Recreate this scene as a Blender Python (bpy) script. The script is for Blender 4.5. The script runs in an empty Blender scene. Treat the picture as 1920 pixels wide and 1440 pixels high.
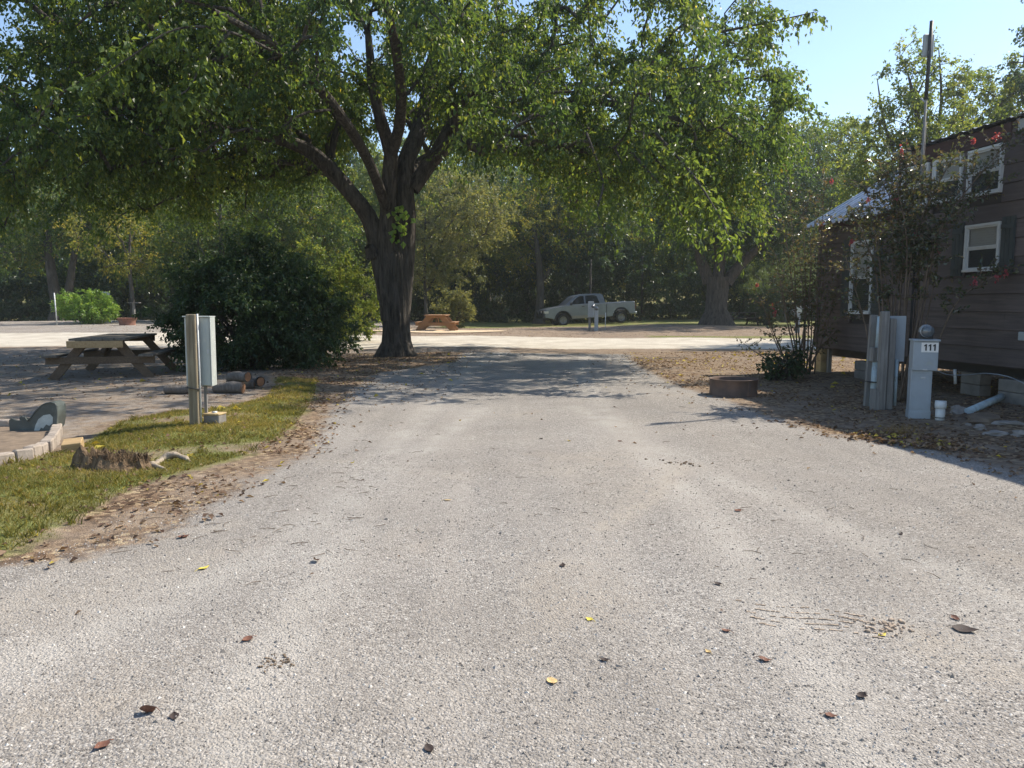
import bpy, math, random
import numpy as np
from mathutils import Vector, Matrix, noise
random.seed(7); RNG = np.random.default_rng(11)
R = math.radians
scene = bpy.context.scene
COL = scene.collection

# ------------------------------------------------------------------ camera, world, sun, exposure
H = 1.4; F = 1443.0; TH = math.atan(152 / F)
cam = bpy.data.cameras.new('camera'); cam.sensor_width = 36; cam.lens = 36 * F / 1920
cam.clip_start = 0.05; cam.clip_end = 2000
camo = bpy.data.objects.new('camera', cam); COL.objects.link(camo)
camo.location = (0, 0, H); camo.rotation_euler = (R(90) - TH, 0, 0)
scene.camera = camo
SUN = Vector((0.80, 0.42, 1.0)).normalized()
EL = math.asin(SUN.z); AZ = math.atan2(SUN.x, SUN.y)
world = bpy.data.worlds.new('World'); scene.world = world; world.use_nodes = True
wn = world.node_tree.nodes; wl = world.node_tree.links
sky = wn.new('ShaderNodeTexSky'); sky.sky_type = 'NISHITA'; sky.sun_disc = False
sky.sun_elevation = EL; sky.sun_rotation = AZ; sky.air_density = 1.0; sky.dust_density = 0.3; sky.ozone_density = 1.6
bg = wn['Background']; bg.inputs['Strength'].default_value = 0.13
wl.new(sky.outputs[0], bg.inputs[0])
sl = bpy.data.lights.new('sun', 'SUN'); sl.energy = 4.8; sl.angle = R(0.53); sl.color = (1.0, 0.92, 0.79)
so = bpy.data.objects.new('sun', sl); COL.objects.link(so)
so.rotation_euler = (-SUN).to_track_quat('-Z', 'Y').to_euler(); so.location = (20, 10, 30)
scene.view_settings.view_transform = 'Standard'; scene.view_settings.look = 'None'
scene.view_settings.exposure = 0.74; scene.view_settings.gamma = 1.0
scene.view_settings.use_curve_mapping = False
scene.cycles.max_bounces = 7; scene.cycles.diffuse_bounces = 4; scene.cycles.glossy_bounces = 3
scene.cycles.transmission_bounces = 5; scene.cycles.transparent_max_bounces = 8
scene.cycles.volume_bounces = 1; scene.cycles.sample_clamp_indirect = 6.0

# ------------------------------------------------------------------ geometry of the place
def ray(px, py):
    a = (px - 960) / F; b = (720 - py) / F
    return Vector((a, math.cos(TH) + math.sin(TH) * b, -math.sin(TH) + math.cos(TH) * b))
def G(px, py, z=0.0):
    d = ray(px, py); t = (z - H) / d.z
    return (d.x * t, d.y * t)
def P(px, py, Y):
    d = ray(px, py); t = Y / d.y
    return Vector((d.x * t, Y, H + d.z * t))
ANCH = [(1030, 616, 52), (1165, 609, 54), (1340, 606, 42), (1245, 598, 48), (817, 620, 35), (160, 606, 40), (60, 604, 42), (232, 607, 38.5), (330, 603, 44),
        (1388, 612, 44), (1112, 622, 37), (1090, 613, 52.5), (1203, 594, 60), (1010, 606, 57), (900, 603, 58), (0, 629, 33), (1480, 606, 50)]
AP = np.array([[*P(a, b, d)] for a, b, d in ANCH])
def zt(x, y):
    x = np.asarray(x, float); y = np.asarray(y, float)
    sw = np.full(x.shape, 0.12); sz = np.zeros(x.shape)
    for ax, ay, az in AP:
        w = np.exp(-((x - ax) ** 2 + (y - ay) ** 2) / (2 * 4.5 ** 2))
        sw = sw + w; sz = sz + w * az
    z = sz / sw
    far = np.clip((y - 60) / 45, 0, 1); z = z + far * far * (3 - 2 * far) * 4.5
    # the flowerbed and yard by the house is a little uneven
    return z * np.clip((y - 22) / 10, 0, 1)
def Z(x, y): return float(zt(np.array([x]), np.array([y]))[0])

# ------------------------------------------------------------------ helpers
def tag(o, label=None, cat=None, group=None, kind=None):
    if label: o['label'] = label
    if cat: o['category'] = cat
    if group: o['group'] = group
    if kind: o['kind'] = kind
    return o
def thing(name, label, cat, loc=(0, 0, 0), rz=0.0, group=None, tilt=(0, 0)):
    o = bpy.data.objects.new(name, None); COL.objects.link(o); o.empty_display_size = .2
    o.location = loc; o.rotation_euler = (tilt[0], tilt[1], rz)
    return tag(o, label, cat, group)
def copy_tree(o, parent=None):
    c = o.copy(); COL.objects.link(c); c.parent = parent
    for ch in [q for q in bpy.data.objects if q.parent == o]: copy_tree(ch, c)
    return c
class MB:
    def __init__(s): s.v = []; s.f = []; s.sm = []
    def add(s, vs, fs, smooth=False):
        n = len(s.v); s.v += [tuple(v) for v in vs]; s.f += [tuple(i + n for i in f) for f in fs]; s.sm += [smooth] * len(fs)
        return s
    def box(s, c, d, rot=None, bev=0.0):
        x, y, z = d[0] / 2, d[1] / 2, d[2] / 2
        if bev <= 0:
            vs = [Vector((i * x, j * y, k * z)) for k in (-1, 1) for j in (-1, 1) for i in (-1, 1)]
            fs = [(0, 2, 3, 1), (4, 5, 7, 6), (0, 1, 5, 4), (2, 6, 7, 3), (0, 4, 6, 2), (1, 3, 7, 5)]
        else:
            b = min(bev, x * .9, y * .9, z * .9); vs = []; fs = []
            # chamfered box: 24 vertices
            idx = {}
            for i in (-1, 1):
                for j in (-1, 1):
                    for k in (-1, 1):
                        for a, p in enumerate([(i * x, j * (y - b), k * (z - b)), (i * (x - b), j * y, k * (z - b)), (i * (x - b), j * (y - b), k * z)]):
                            idx[(i, j, k, a)] = len(vs); vs.append(Vector(p))
            def q(*k): fs.append(tuple(idx[t] for t in k))
            for i in (-1, 1): q((i, -1, -1, 0), (i, 1, -1, 0), (i, 1, 1, 0), (i, -1, 1, 0))
            for j in (-1, 1): q((-1, j, -1, 1), (1, j, -1, 1), (1, j, 1, 1), (-1, j, 1, 1))
            for k in (-1, 1): q((-1, -1, k, 2), (1, -1, k, 2), (1, 1, k, 2), (-1, 1, k, 2))
            for i in (-1, 1):
                for j in (-1, 1): q((i, j, -1, 0), (i, j, 1, 0), (i, j, 1, 1), (i, j, -1, 1))
                for k in (-1, 1): q((i, -1, k, 0), (i, 1, k, 0), (i, 1, k, 2), (i, -1, k, 2))
            for j in (-1, 1):
                for k in (-1, 1): q((-1, j, k, 1), (1, j, k, 1), (1, j, k, 2), (-1, j, k, 2))
            for i in (-1, 1):
                for j in (-1, 1):
                    for k in (-1, 1): q((i, j, k, 0), (i, j, k, 1), (i, j, k, 2))
        c = Vector(c)
        if rot is not None: vs = [rot @ v for v in vs]
        return s.add([v + c for v in vs], fs)
    def beam(s, a, b, w, h, bev=0.0, up=(0, 0, 1)):
        a = Vector(a); b = Vector(b); d = (b - a); L = d.length; d.normalize()
        u = Vector(up); side = d.cross(u)
        if side.length < 1e-4: side = d.cross(Vector((1, 0, 0)))
        side.normalize(); u = side.cross(d)
        return s.box((a + b) / 2, (L, w, h), Matrix((d, side, u)).transposed(), bev)
    def tube(s, pts, rad, sides=8, caps=True, smooth=True):
        pts = [Vector(p) for p in pts]; n = len(pts)
        if not hasattr(rad, '__len__'): rad = [rad] * n
        ref = None; vs = []
        for i, p in enumerate(pts):
            d = (pts[min(i + 1, n - 1)] - pts[max(i - 1, 0)])
            d = d.normalized() if d.length > 1e-9 else Vector((0, 0, 1))
            if ref is None: ref = d.cross(Vector((0, 0, 1))) if abs(d.z) < .9 else d.cross(Vector((1, 0, 0)))
            ref = (ref - d * ref.dot(d)).normalized(); w = d.cross(ref)
            for k in range(sides):
                a = 2 * math.pi * k / sides
                vs.append(p + (ref * math.cos(a) + w * math.sin(a)) * rad[i])
        fs = [(i * sides + k, i * sides + (k + 1) % sides, (i + 1) * sides + (k + 1) % sides, (i + 1) * sides + k) for i in range(n - 1) for k in range(sides)]
        s.add(vs, fs, smooth)
        if caps:
            m = len(s.v) - n * sides
            s.f += [tuple(m + k for k in reversed(range(sides))), tuple(m + (n - 1) * sides + k for k in range(sides))]; s.sm += [False, False]
        return s
    def lathe(s, prof, c=(0, 0, 0), sides=24, axis='z', smooth=True):
        vs = []; c = Vector(c)
        for r, h in prof:
            for k in range(sides):
                a = 2 * math.pi * k / sides; x, y = r * math.cos(a), r * math.sin(a)
                vs.append(c + (Vector((x, y, h)) if axis == 'z' else Vector((x, h, y)) if axis == 'y' else Vector((h, x, y))))
        n = len(prof)
        fs = [(i * sides + k, i * sides + (k + 1) % sides, (i + 1) * sides + (k + 1) % sides, (i + 1) * sides + k) for i in range(n - 1) for k in range(sides)]
        return s.add(vs, fs, smooth)
    def prism(s, outline, y0, y1, smooth=False):
        n = len(outline)
        vs = [(x, y0, z) for x, z in outline] + [(x, y1, z) for x, z in outline]
        fs = [(i, (i + 1) % n, (i + 1) % n + n, i + n) for i in range(n)] + [tuple(reversed(range(n))), tuple(range(n, 2 * n))]
        return s.add(vs, fs, smooth)
    def jitter(s, a, sc=3.0):
        s.v = [tuple(Vector(v) + noise.noise_vector(Vector(v) * sc) * a) for v in s.v]; return s
    def build(s, name, m, parent=None, kind=None):
        me = bpy.data.meshes.new(name); me.from_pydata(s.v, [], s.f)
        me.polygons.foreach_set('use_smooth', s.sm); me.materials.append(m); me.update()
        o = bpy.data.objects.new(name, me); COL.objects.link(o); o.parent = parent
        if kind: o['kind'] = kind
        return o
def dup(o, parent, loc=None, rot=None):
    c = o.copy(); COL.objects.link(c); c.parent = parent
    if loc is not None: c.location = loc
    if rot is not None: c.rotation_euler = rot
    return c
def np_mesh(name, verts, faces, m, parent=None, attrs=None, smooth=False, link=True):
    """verts (N,3) ; faces (M,k) with a fixed k"""
    me = bpy.data.meshes.new(name); k = faces.shape[1]
    me.vertices.add(len(verts)); me.vertices.foreach_set('co', verts.astype(np.float32).ravel())
    me.loops.add(faces.size); me.loops.foreach_set('vertex_index', faces.astype(np.int32).ravel())
    me.polygons.add(len(faces)); me.polygons.foreach_set('loop_start', np.arange(0, faces.size, k, dtype=np.int32))
    me.polygons.foreach_set('loop_total', np.full(len(faces), k, dtype=np.int32))
    me.polygons.foreach_set('use_smooth', np.full(len(faces), smooth))
    me.update(calc_edges=True)
    for an, (dom, val) in (attrs or {}).items():
        at = me.attributes.new(an, 'FLOAT', dom); at.data.foreach_set('value', val.astype(np.float32))
    me.materials.append(m)
    if not link: return me
    o = bpy.data.objects.new(name, me); COL.objects.link(o); o.parent = parent
    return o

# ------------------------------------------------------------------ materials
class NT:
    def __init__(s, name):
        s.m = bpy.data.materials.new(name); s.m.use_nodes = True; s.t = s.m.node_tree; s.n = s.t.nodes; s.l = s.t.links
        s.p = s.n['Principled BSDF']; s.out = s.n['Material Output']
        tc = s.n.new('ShaderNodeTexCoord'); s.obj = tc.outputs['Object']
        geo = s.n.new('ShaderNodeNewGeometry'); s.pos = geo.outputs['Position']
    def setin(s, sock, v):
        if hasattr(v, 'is_output') or isinstance(v, bpy.types.NodeSocket): s.l.new(v, sock)
        elif isinstance(v, tuple) and len(v) == 3 and sock.type == 'RGBA': sock.default_value = (*v, 1)
        else: sock.default_value = v
    def noise(s, scale, detail=3, vec=None, rough=.55, dist=0.0, dim=None):
        t = s.n.new('ShaderNodeTexNoise'); t.inputs['Scale'].default_value = scale; t.inputs['Detail'].default_value = detail
        t.inputs['Roughness'].default_value = rough; t.inputs['Distortion'].default_value = dist
        s.l.new(vec or s.obj, t.inputs['Vector']); return t.outputs['Fac']
    def voro(s, scale, vec=None, feat='F1', out='Distance', rnd=1.0):
        t = s.n.new('ShaderNodeTexVoronoi'); t.feature = feat; t.inputs['Scale'].default_value = scale; t.inputs['Randomness'].default_value = rnd
        s.l.new(vec or s.obj, t.inputs['Vector']); return t.outputs[out]
    def mapv(s, vec, scale=(1, 1, 1), rot=(0, 0, 0)):
        t = s.n.new('ShaderNodeMapping'); t.inputs['Scale'].default_value = scale; t.inputs['Rotation'].default_value = rot
        s.l.new(vec, t.inputs['Vector']); return t.outputs[0]
    def attr(s, name):
        t = s.n.new('ShaderNodeAttribute'); t.attribute_name = name; return t.outputs['Fac']
    def mix(s, f, a, b, typ='MIX'):
        t = s.n.new('ShaderNodeMix'); t.data_type = 'RGBA'; t.blend_type = typ
        s.setin(t.inputs['Factor'], f); s.setin(t.inputs['A'], a if not isinstance(a, tuple) else (*a, 1)); s.setin(t.inputs['B'], b if not isinstance(b, tuple) else (*b, 1))
        return t.outputs['Result']
    def mth(s, op, a, b=0.0, c=0.0, clamp=False):
        t = s.n.new('ShaderNodeMath'); t.operation = op; t.use_clamp = clamp
        for i, v in enumerate((a, b, c)): s.setin(t.inputs[i], v)
        return t.outputs[0]
    def mr(s, v, a, b, c=0.0, d=1.0):
        t = s.n.new('ShaderNodeMapRange'); s.setin(t.inputs['Value'], v)
        for i, q in zip((1, 2, 3, 4), (a, b, c, d)): t.inputs[i].default_value = q
        return t.outputs[0]
    def ramp(s, v, stops):
        t = s.n.new('ShaderNodeValToRGB'); e = t.color_ramp.elements
        while len(e) < len(stops): e.new(0.5)
        for q, (p, c) in zip(e, stops): q.position = p; q.color = (*c, 1)
        s.setin(t.inputs[0], v); return t.outputs[0]
    def sep(s, vec):
        t = s.n.new('ShaderNodeSeparateColor'); s.l.new(vec, t.inputs[0]); return t.outputs[0]
    def bump(s, h, strength=.5, dist=.01, nrm=None):
        t = s.n.new('ShaderNodeBump'); t.inputs['Strength'].default_value = strength; t.inputs['Distance'].default_value = dist
        s.l.new(h, t.inputs['Height'])
        if nrm is not None: s.l.new(nrm, t.inputs['Normal'])
        s.l.new(t.outputs[0], s.p.inputs['Normal']); return t.outputs[0]
    def fin(s, col, rough=.7, metal=0.0, spec=.5):
        s.setin(s.p.inputs['Base Color'], col); s.setin(s.p.inputs['Roughness'], rough); s.p.inputs['Metallic'].default_value = metal
        s.p.inputs['Specular IOR Level'].default_value = spec
        return s.m
    def rnd(s):
        t = s.n.new('ShaderNodeObjectInfo'); return t.outputs['Random']
def sc3(c, k): return tuple(x * k for x in c)
def simple(name, col, rough=.6, var=.25, scale=6, metal=0.0, bumps=0.0, bscale=60, dirt=None, spec=.5, rndv=0.0):
    t = NT(name); c = t.mix(t.mr(t.noise(scale, 4), .3, .7), sc3(col, 1 - var), sc3(col, 1 + var))
    if dirt: c = t.mix(t.mr(t.noise(scale * .7, 6, rough=.7), .48, .72, 0, .8), c, dirt)
    if rndv: c = t.mix(t.mr(t.rnd(), 0, 1, 0, rndv), c, sc3(col, .45))
    if bumps: t.bump(t.noise(bscale, 3), bumps, .004)
    return t.fin(c, t.mr(t.noise(scale * 2, 3), .3, .7, rough - .08, min(1, rough + .08)), metal, spec)
def wood(name, col, dark, rough=.75, axis=0, rndv=.5, gs=9):
    t = NT(name); sc = [gs * 4] * 3; sc[axis] = gs * .22
    g = t.noise(1.0, 5, t.mapv(t.obj, tuple(sc)), .65, .6)
    c = t.mix(t.mr(g, .32, .66), dark, col)
    c = t.mix(t.mr(t.noise(2.2, 3), .45, .75, 0, .5), c, sc3(dark, .8))
    c = t.mix(t.mr(t.rnd(), 0, 1, 0, rndv), c, sc3(col, .6))
    t.bump(g, .5, .004); return t.fin(c, rough, 0, .25)
def leafmat(name, stops, trans=.45, tcol=1.9, rough=.42, spec=.4):
    t = NT(name); r = t.attr('rnd'); c = t.ramp(r, stops)
    c = t.mix(t.mr(t.noise(.55, 2, t.pos), .35, .65, 0, .35), c, sc3(stops[0][1], .8))
    t.fin(c, rough, 0, spec)
    tr = t.n.new('ShaderNodeBsdfTranslucent')
    c2 = t.mix(1.0, c, (tcol * 1.15, tcol * 1.0, tcol * .45), 'MULTIPLY'); t.l.new(c2, tr.inputs[0])
    mx = t.n.new('ShaderNodeMixShader'); mx.inputs[0].default_value = trans
    t.l.new(t.p.outputs[0], mx.inputs[1]); t.l.new(tr.outputs[0], mx.inputs[2]); t.l.new(mx.outputs[0], t.out.inputs[0])
    return t.m
def barkmat(name, col, dark, vs=7.0, bump=1.0):
    t = NT(name); v = t.mapv(t.obj, (vs * 1.6, vs * 1.6, vs * .28))
    n1 = t.noise(1.0, 6, v, .7, .8); n2 = t.noise(2.5, 3)
    c = t.mix(t.mr(n1, .35, .62), dark, col); c = t.mix(t.mr(n2, .45, .7, 0, .5), c, sc3(col, .7))
    t.bump(n1, bump, .05); return t.fin(c, .9, 0, .15)

M = {}
M['bark'] = barkmat('bark_mulberry', (.12, .105, .09), (.025, .022, .02))
M['bark2'] = barkmat('bark_woods', (.11, .10, .085), (.035, .03, .026), 5)
M['stem'] = barkmat('bark_myrtle', (.20, .15, .11), (.09, .07, .055), 20, .4)
M['leaf_main'] = leafmat('leaf_mulberry', [(0, (.034, .066, .024)), (.5, (.055, .095, .028)), (.88, (.10, .145, .036)), (.975, (.15, .18, .042)), (1, (.36, .31, .05))], .48, 2.6)
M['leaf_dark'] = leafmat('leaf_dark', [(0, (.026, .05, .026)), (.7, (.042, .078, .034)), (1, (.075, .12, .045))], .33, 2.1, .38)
M['leaf_wood'] = leafmat('leaf_woods', [(0, (.04, .075, .024)), (.6, (.07, .12, .032)), (.9, (.13, .16, .04)), (1, (.26, .24, .05))], .48, 2.3)
M['leaf_yellow'] = leafmat('leaf_autumn', [(0, (.08, .105, .03)), (.4, (.13, .155, .038)), (.85, (.22, .215, .05)), (1, (.32, .26, .06))], .5, 2.1)
M['leaf_olive'] = leafmat('leaf_olive', [(0, (.09, .11, .06)), (.6, (.15, .17, .085)), (1, (.24, .23, .085))], .48, 1.9)
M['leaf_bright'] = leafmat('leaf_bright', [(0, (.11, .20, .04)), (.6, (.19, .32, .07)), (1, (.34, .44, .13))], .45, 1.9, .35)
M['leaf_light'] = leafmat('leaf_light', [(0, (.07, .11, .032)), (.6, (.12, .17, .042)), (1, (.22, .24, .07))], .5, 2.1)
M['leaf_myrtle'] = leafmat('leaf_myrtle', [(0, (.055, .08, .045)), (.5, (.09, .105, .06)), (.85, (.14, .095, .075)), (1, (.18, .20, .09))], .35, 1.7, .24, .8)
M['leaf_pine'] = leafmat('leaf_pine', [(0, (.07, .11, .045)), (1, (.14, .19, .07))], .4, 1.8)
M['petal'] = leafmat('petal_pink', [(0, (.38, .06, .09)), (1, (.55, .15, .18))], .4, .9)
M['dead'] = leafmat('dead_leaf', [(0, (.09, .055, .04)), (.45, (.20, .125, .085)), (.85, (.34, .24, .16)), (.95, (.42, .32, .21)), (.97, (.5, .4, .06)), (1, (.6, .5, .08))], .2, 1.2, .7, .2)
M['straw'] = leafmat('dry_grass', [(0, (.22, .14, .05)), (1, (.42, .30, .12))], .3, 1.2, .7, .2)
M['grass'] = leafmat('grass_blade', [(0, (.09, .105, .03)), (.35, (.18, .18, .05)), (.65, (.28, .235, .085)), (1, (.46, .37, .19))], .4, 1.7, .6, .2)

def ground_material():
    t = NT('ground_surface'); P0 = t.pos
    grav = t.attr('wgravel'); leafy = t.attr('wleaf'); grs = t.attr('wgrass'); road = t.attr('wroad')
    wn_ = t.n.new('ShaderNodeTexNoise'); wn_.inputs['Scale'].default_value = 55; wn_.inputs['Detail'].default_value = 2; t.l.new(P0, wn_.inputs['Vector'])
    va = t.n.new('ShaderNodeVectorMath'); va.operation = 'MULTIPLY_ADD'; t.l.new(wn_.outputs['Color'], va.inputs[0]); va.inputs[1].default_value = (.016, .016, .016); t.l.new(P0, va.inputs[2]); PW = va.outputs[0]
    # crushed stone: per-stone tone from two cell sizes
    cs = t.sep(t.voro(92, PW, out='Color')); cs2 = t.sep(t.voro(190, PW, out='Color'))
    d1 = t.voro(92, PW); big = t.noise(.35, 4, P0); mid = t.noise(2.0, 5, P0, .6)
    stone = t.ramp(t.mth('ADD', t.mth('MULTIPLY', cs, .6), t.mth('MULTIPLY', cs2, .4)), [(0.08, (.085, .077, .070)), (.36, (.225, .204, .182)), (.62, (.34, .313, .283)), (.92, (.55, .515, .47))])
    stone = t.mix(t.mr(mid, .4, .7, 0, .45), stone, (.25, .22, .19))
    stone = t.mix(t.mr(big, .38, .62, 0, .35), stone, (.38, .355, .33))
    stone = t.mix(t.mr(t.noise(.8, 5, t.mapv(P0, (1, 1, 1), (0, 0, 1)), .7), .56, .66, 0, .5), stone, (.35, .305, .255))
    # shallow wheel lines running up the drive
    st = t.noise(1.0, 3, t.mapv(P0, (2.6, .12, 1)), .5, .3)
    stone = t.mix(t.mr(st, .45, .7, 0, .4), stone, (.41, .37, .325))
    stone = t.mix(t.mr(t.noise(.55, 4, P0, .6), .42, .62, 0, .28), stone, (.17, .155, .14))
    dirt = t.mix(t.mr(t.noise(3.5, 6, P0, .7), .3, .7), (.15, .11, .08), (.36, .285, .215))
    dcell = t.sep(t.voro(26, P0, out='Color'))
    litter = t.ramp(dcell, [(0, (.07, .045, .03)), (.45, (.17, .11, .07)), (.8, (.30, .21, .13)), (1, (.44, .34, .21))])
    dirt2 = t.mix(t.mth('MULTIPLY', t.mr(t.noise(1.6, 5, P0, .6), .35, .6), leafy, clamp=True), dirt, litter)
    gcell = t.noise(38, 3, P0)
    gcol = t.mix(t.mr(gcell, .35, .65), (.09, .11, .03), (.22, .24, .075))
    gcol = t.mix(t.mr(t.noise(1.3, 4, P0), .45, .65, 0, .55), gcol, (.27, .19, .11))
    rd = t.mix(t.mr(t.noise(1.2, 5, P0), .35, .65), (.46, .405, .33), (.60, .55, .465))
    edge = t.noise(5.0, 6, P0, .7)
    def m(w, lo=.35, hi=.65):   # a noisy threshold makes ragged borders
        return t.mr(t.mth('ADD', w, t.mth('MULTIPLY', t.mth('SUBTRACT', edge, .5), .9)), lo, hi)
    stone = t.mix(t.mth('MULTIPLY', t.attr('wtrack'), t.mr(t.noise(2.2, 5, P0, .65), .35, .65, .1, .75), clamp=True), stone, (.44, .41, .37))
    stone = t.mix(t.mth('MULTIPLY', t.attr('wstain'), t.mr(t.noise(14, 4, P0, .7), .3, .6), clamp=True), stone, (.39, .345, .29))
    c = t.mix(m(grav), dirt2, stone)
    c = t.mix(m(road), c, rd)
    c = t.mix(m(grs), c, gcol)
    h = t.mth('ADD', t.mth('MULTIPLY', t.mth('SUBTRACT', 1.0, d1), .8), t.mth('MULTIPLY', t.noise(12, 5, P0, .7), .7))
    h = t.mth('ADD', h, t.mth('MULTIPLY', cs2, .5))
    t.bump(h, .9, .010)
    return t.fin(c, .92, 0, .15)
M['ground'] = ground_material()

# ------------------------------------------------------------------ the ground
drive = [G(*p) for p in [(-500, 1230), (0, 1062), (130, 1030), (240, 965), (390, 910), (535, 862), (585, 800), (610, 752), (690, 706), (860, 682), (880, 664)]]
drive += [G(*p) for p in [(1175, 664), (1195, 690), (1270, 727), (1400, 768), (1560, 812), (1700, 832), (1800, 853), (1935, 900), (2400, 960)]] + [(12, -10), (-12, -10)]
island = [G(*p) for p in [(-500, 1210), (0, 1050), (120, 1012), (225, 940), (300, 905), (420, 872), (505, 845), (560, 795), (590, 750), (600, 715), (520, 712), (500, 745), (420, 765), (330, 770), (215, 790), (150, 835), (0, 868), (-500, 880)]]
leafzone = [G(*p) for p in [(1185, 660), (1200, 688), (1270, 722), (1400, 764), (1560, 808), (1700, 828), (1800, 850), (2000, 900), (2300, 800), (2000, 700), (1650, 660)]]
litterL = [G(*p) for p in [(300, 1018), (460, 926), (590, 852), (618, 774), (700, 700), (860, 678), (860, 662), (600, 660), (520, 700), (600, 740), (560, 800), (500, 850), (300, 905), (200, 960), (100, 1020), (0, 1060), (100, 1060)]]
grassR = [(13.0, 31.5), (5.5, 32.5), (5.5, 30.3), (13, 29.6), (22, 29), (22, 31)]
farlawn = [(-5, 42.5), (1.2, 43), (4.5, 44.5), (7.5, 44.0), (10, 41.0), (17, 42), (24, 46), (40, 50), (40, 66), (-4, 66)]
def sdf(poly, x, y):
    """positive inside, metres"""
    d = np.full(x.shape, 1e9); ins = np.zeros(x.shape, bool); n = len(poly)
    for i in range(n):
        ax, ay = poly[i]; bx, by = poly[(i + 1) % n]; ex, ey = bx - ax, by - ay
        t = np.clip(((x - ax) * ex + (y - ay) * ey) / (ex * ex + ey * ey + 1e-12), 0, 1)
        d = np.minimum(d, np.hypot(x - ax - t * ex, y - ay - t * ey))
        c = ((ay > y) != (by > y)) & (x < (bx - ax) * (y - ay) / (by - ay + 1e-12) + ax); ins ^= c
    return np.where(ins, d, -d)
def road_s(x, y): return np.minimum(y - (23.8 - .05 * x), (30.6 - .09 * x) - y)
def sm(v, w): return np.clip(v / w + .5, 0, 1)
def axis_pts(lo, hi, c, s0, g):
    a = [c]; s = s0
    while a[-1] < hi: a.append(a[-1] + s); s *= g
    b = [c]; s = s0
    while b[-1] > lo: b.append(b[-1] - s); s *= g
    return np.array(sorted(set(b[1:] + a)))
xs = axis_pts(-320, 320, 0.0, .09, 1.022); ys = axis_pts(-40, 420, 4.0, .075, 1.02)
X, Y = np.meshgrid(xs, ys); nx, ny = len(xs), len(ys)
Zg = zt(X, Y)
def lowfreq(X, Y, s, seed):
    r = np.random.default_rng(seed); o = np.zeros(X.shape)
    for k in range(14):
        a = r.uniform(0, 6.28); f = s * r.uniform(.5, 2.0); o += np.sin((X * math.cos(a) + Y * math.sin(a)) * f + r.uniform(0, 6.28)) / f
    return o
s_dr = sdf(drive, X, Y); s_is = sdf(island, X, Y); s_lz = sdf(leafzone, X, Y); s_ll = sdf(litterL, X, Y); s_gr = sdf(grassR, X, Y); s_fl = sdf(farlawn, X, Y); s_rd = road_s(X, Y)
def zfull(x, y, s_i=None):
    x = np.atleast_1d(np.asarray(x, float)); y = np.atleast_1d(np.asarray(y, float))
    si = sdf(island, x, y) if s_i is None else s_i
    z = zt(x, y) + .008 * lowfreq(x, y, 1.1, 3) + .0035 * lowfreq(x, y, 6.0, 4)
    z = z + .05 * np.clip((si + .1) / .8, 0, 1)
    return z
Zg = zfull(X, Y, s_is)
def ZF(x, y): return float(zfull(x, y)[0])
wgr = np.clip(sm(s_dr, .8) + .16 * ((Y < 24) & (X < 0)) * sm(-s_ll, 1) + .30 + .38 * np.clip((Y - 29) / 3, 0, 1) * np.clip((-3 - X) / 6, 0, 1), 0, 1) * (1 - sm(s_lz, .8) * .75) * (1 - sm(s_ll, .5) * .6)
wgr = wgr * (1 - .9 * sm(s_is, .5)) * np.where(Y > 23, .85, 1) * (1 - .45 * sm(s_ll, .6) * (Y < 16))
wle = np.clip(sm(s_lz, 1.2) + sm(s_ll, .6) + .45, 0, 1)
wgs = np.clip(sm(s_is, .5) * np.clip(.85 + .35 * lowfreq(X, Y, 3.4, 9), .35, 1) + sm(s_gr, 1.0) * .8 + sm(s_fl, 1.5) * .95 + (Y > 62) * .6, 0, 1)
wrd = sm(s_rd, 1.0)
wst = np.zeros(X.shape)
def polydist(pl):
    d = np.full(X.shape, 1e9)
    for (ax, ay), (bx_, by_) in zip(pl[:-1], pl[1:]):
        ex, ey = bx_ - ax, by_ - ay; t = np.clip(((X - ax) * ex + (Y - ay) * ey) / (ex * ex + ey * ey), 0, 1)
        d = np.minimum(d, np.hypot(X - ax - t * ex, Y - ay - t * ey))
    return d
wtr = np.zeros(X.shape)
for pl in ([(380, 1500), (560, 1150), (700, 900), (790, 780), (880, 690), (960, 655)], [(1700, 1500), (1430, 1100), (1240, 880), (1130, 770), (1090, 700), (1100, 655)], [(-100, 1300), (500, 1050), (800, 850), (900, 760)], [(2100, 1200), (1500, 960), (1200, 830), (1080, 760)]):
    wtr = np.maximum(wtr, np.exp(-(polydist([G(*p) for p in pl]) / .17) ** 2))
def streak(pl, w, amt):
    global wst
    pl = [G(*p) for p in pl]
    for (ax, ay), (bx_, by_) in zip(pl[:-1], pl[1:]):
        ex, ey = bx_ - ax, by_ - ay; t = np.clip(((X - ax) * ex + (Y - ay) * ey) / (ex * ex + ey * ey), 0, 1)
        wst = np.maximum(wst, amt * np.exp(-(np.hypot(X - ax - t * ex, Y - ay - t * ey) / w) ** 2))
streak([(1285, 870), (1255, 900), (1215, 950), (1130, 1000)], .09, .9); streak([(1270, 865), (1225, 885), (1160, 960)], .07, .7); streak([(1010, 1290), (1120, 1400)], .22, .35)
streak([(1660, 1160), (1760, 1230), (1910, 1260)], .10, .7); streak([(1040, 900), (1120, 880)], .18, .4); streak([(330, 1010), (420, 1000)], .14, .6); streak([(0, 1150), (160, 1120), (330, 1050)], .3, .45); streak([(1180, 790), (1150, 900), (1090, 1060), (980, 1300)], .25, .3)
idx = np.arange(nx * ny).reshape(ny, nx)
quads = np.stack([idx[:-1, :-1], idx[:-1, 1:], idx[1:, 1:], idx[1:, :-1]], -1).reshape(-1, 4)
def fc(a): return (a[:-1, :-1] + a[1:, 1:]).ravel() / 2
cls = np.zeros(len(quads), int)
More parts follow.
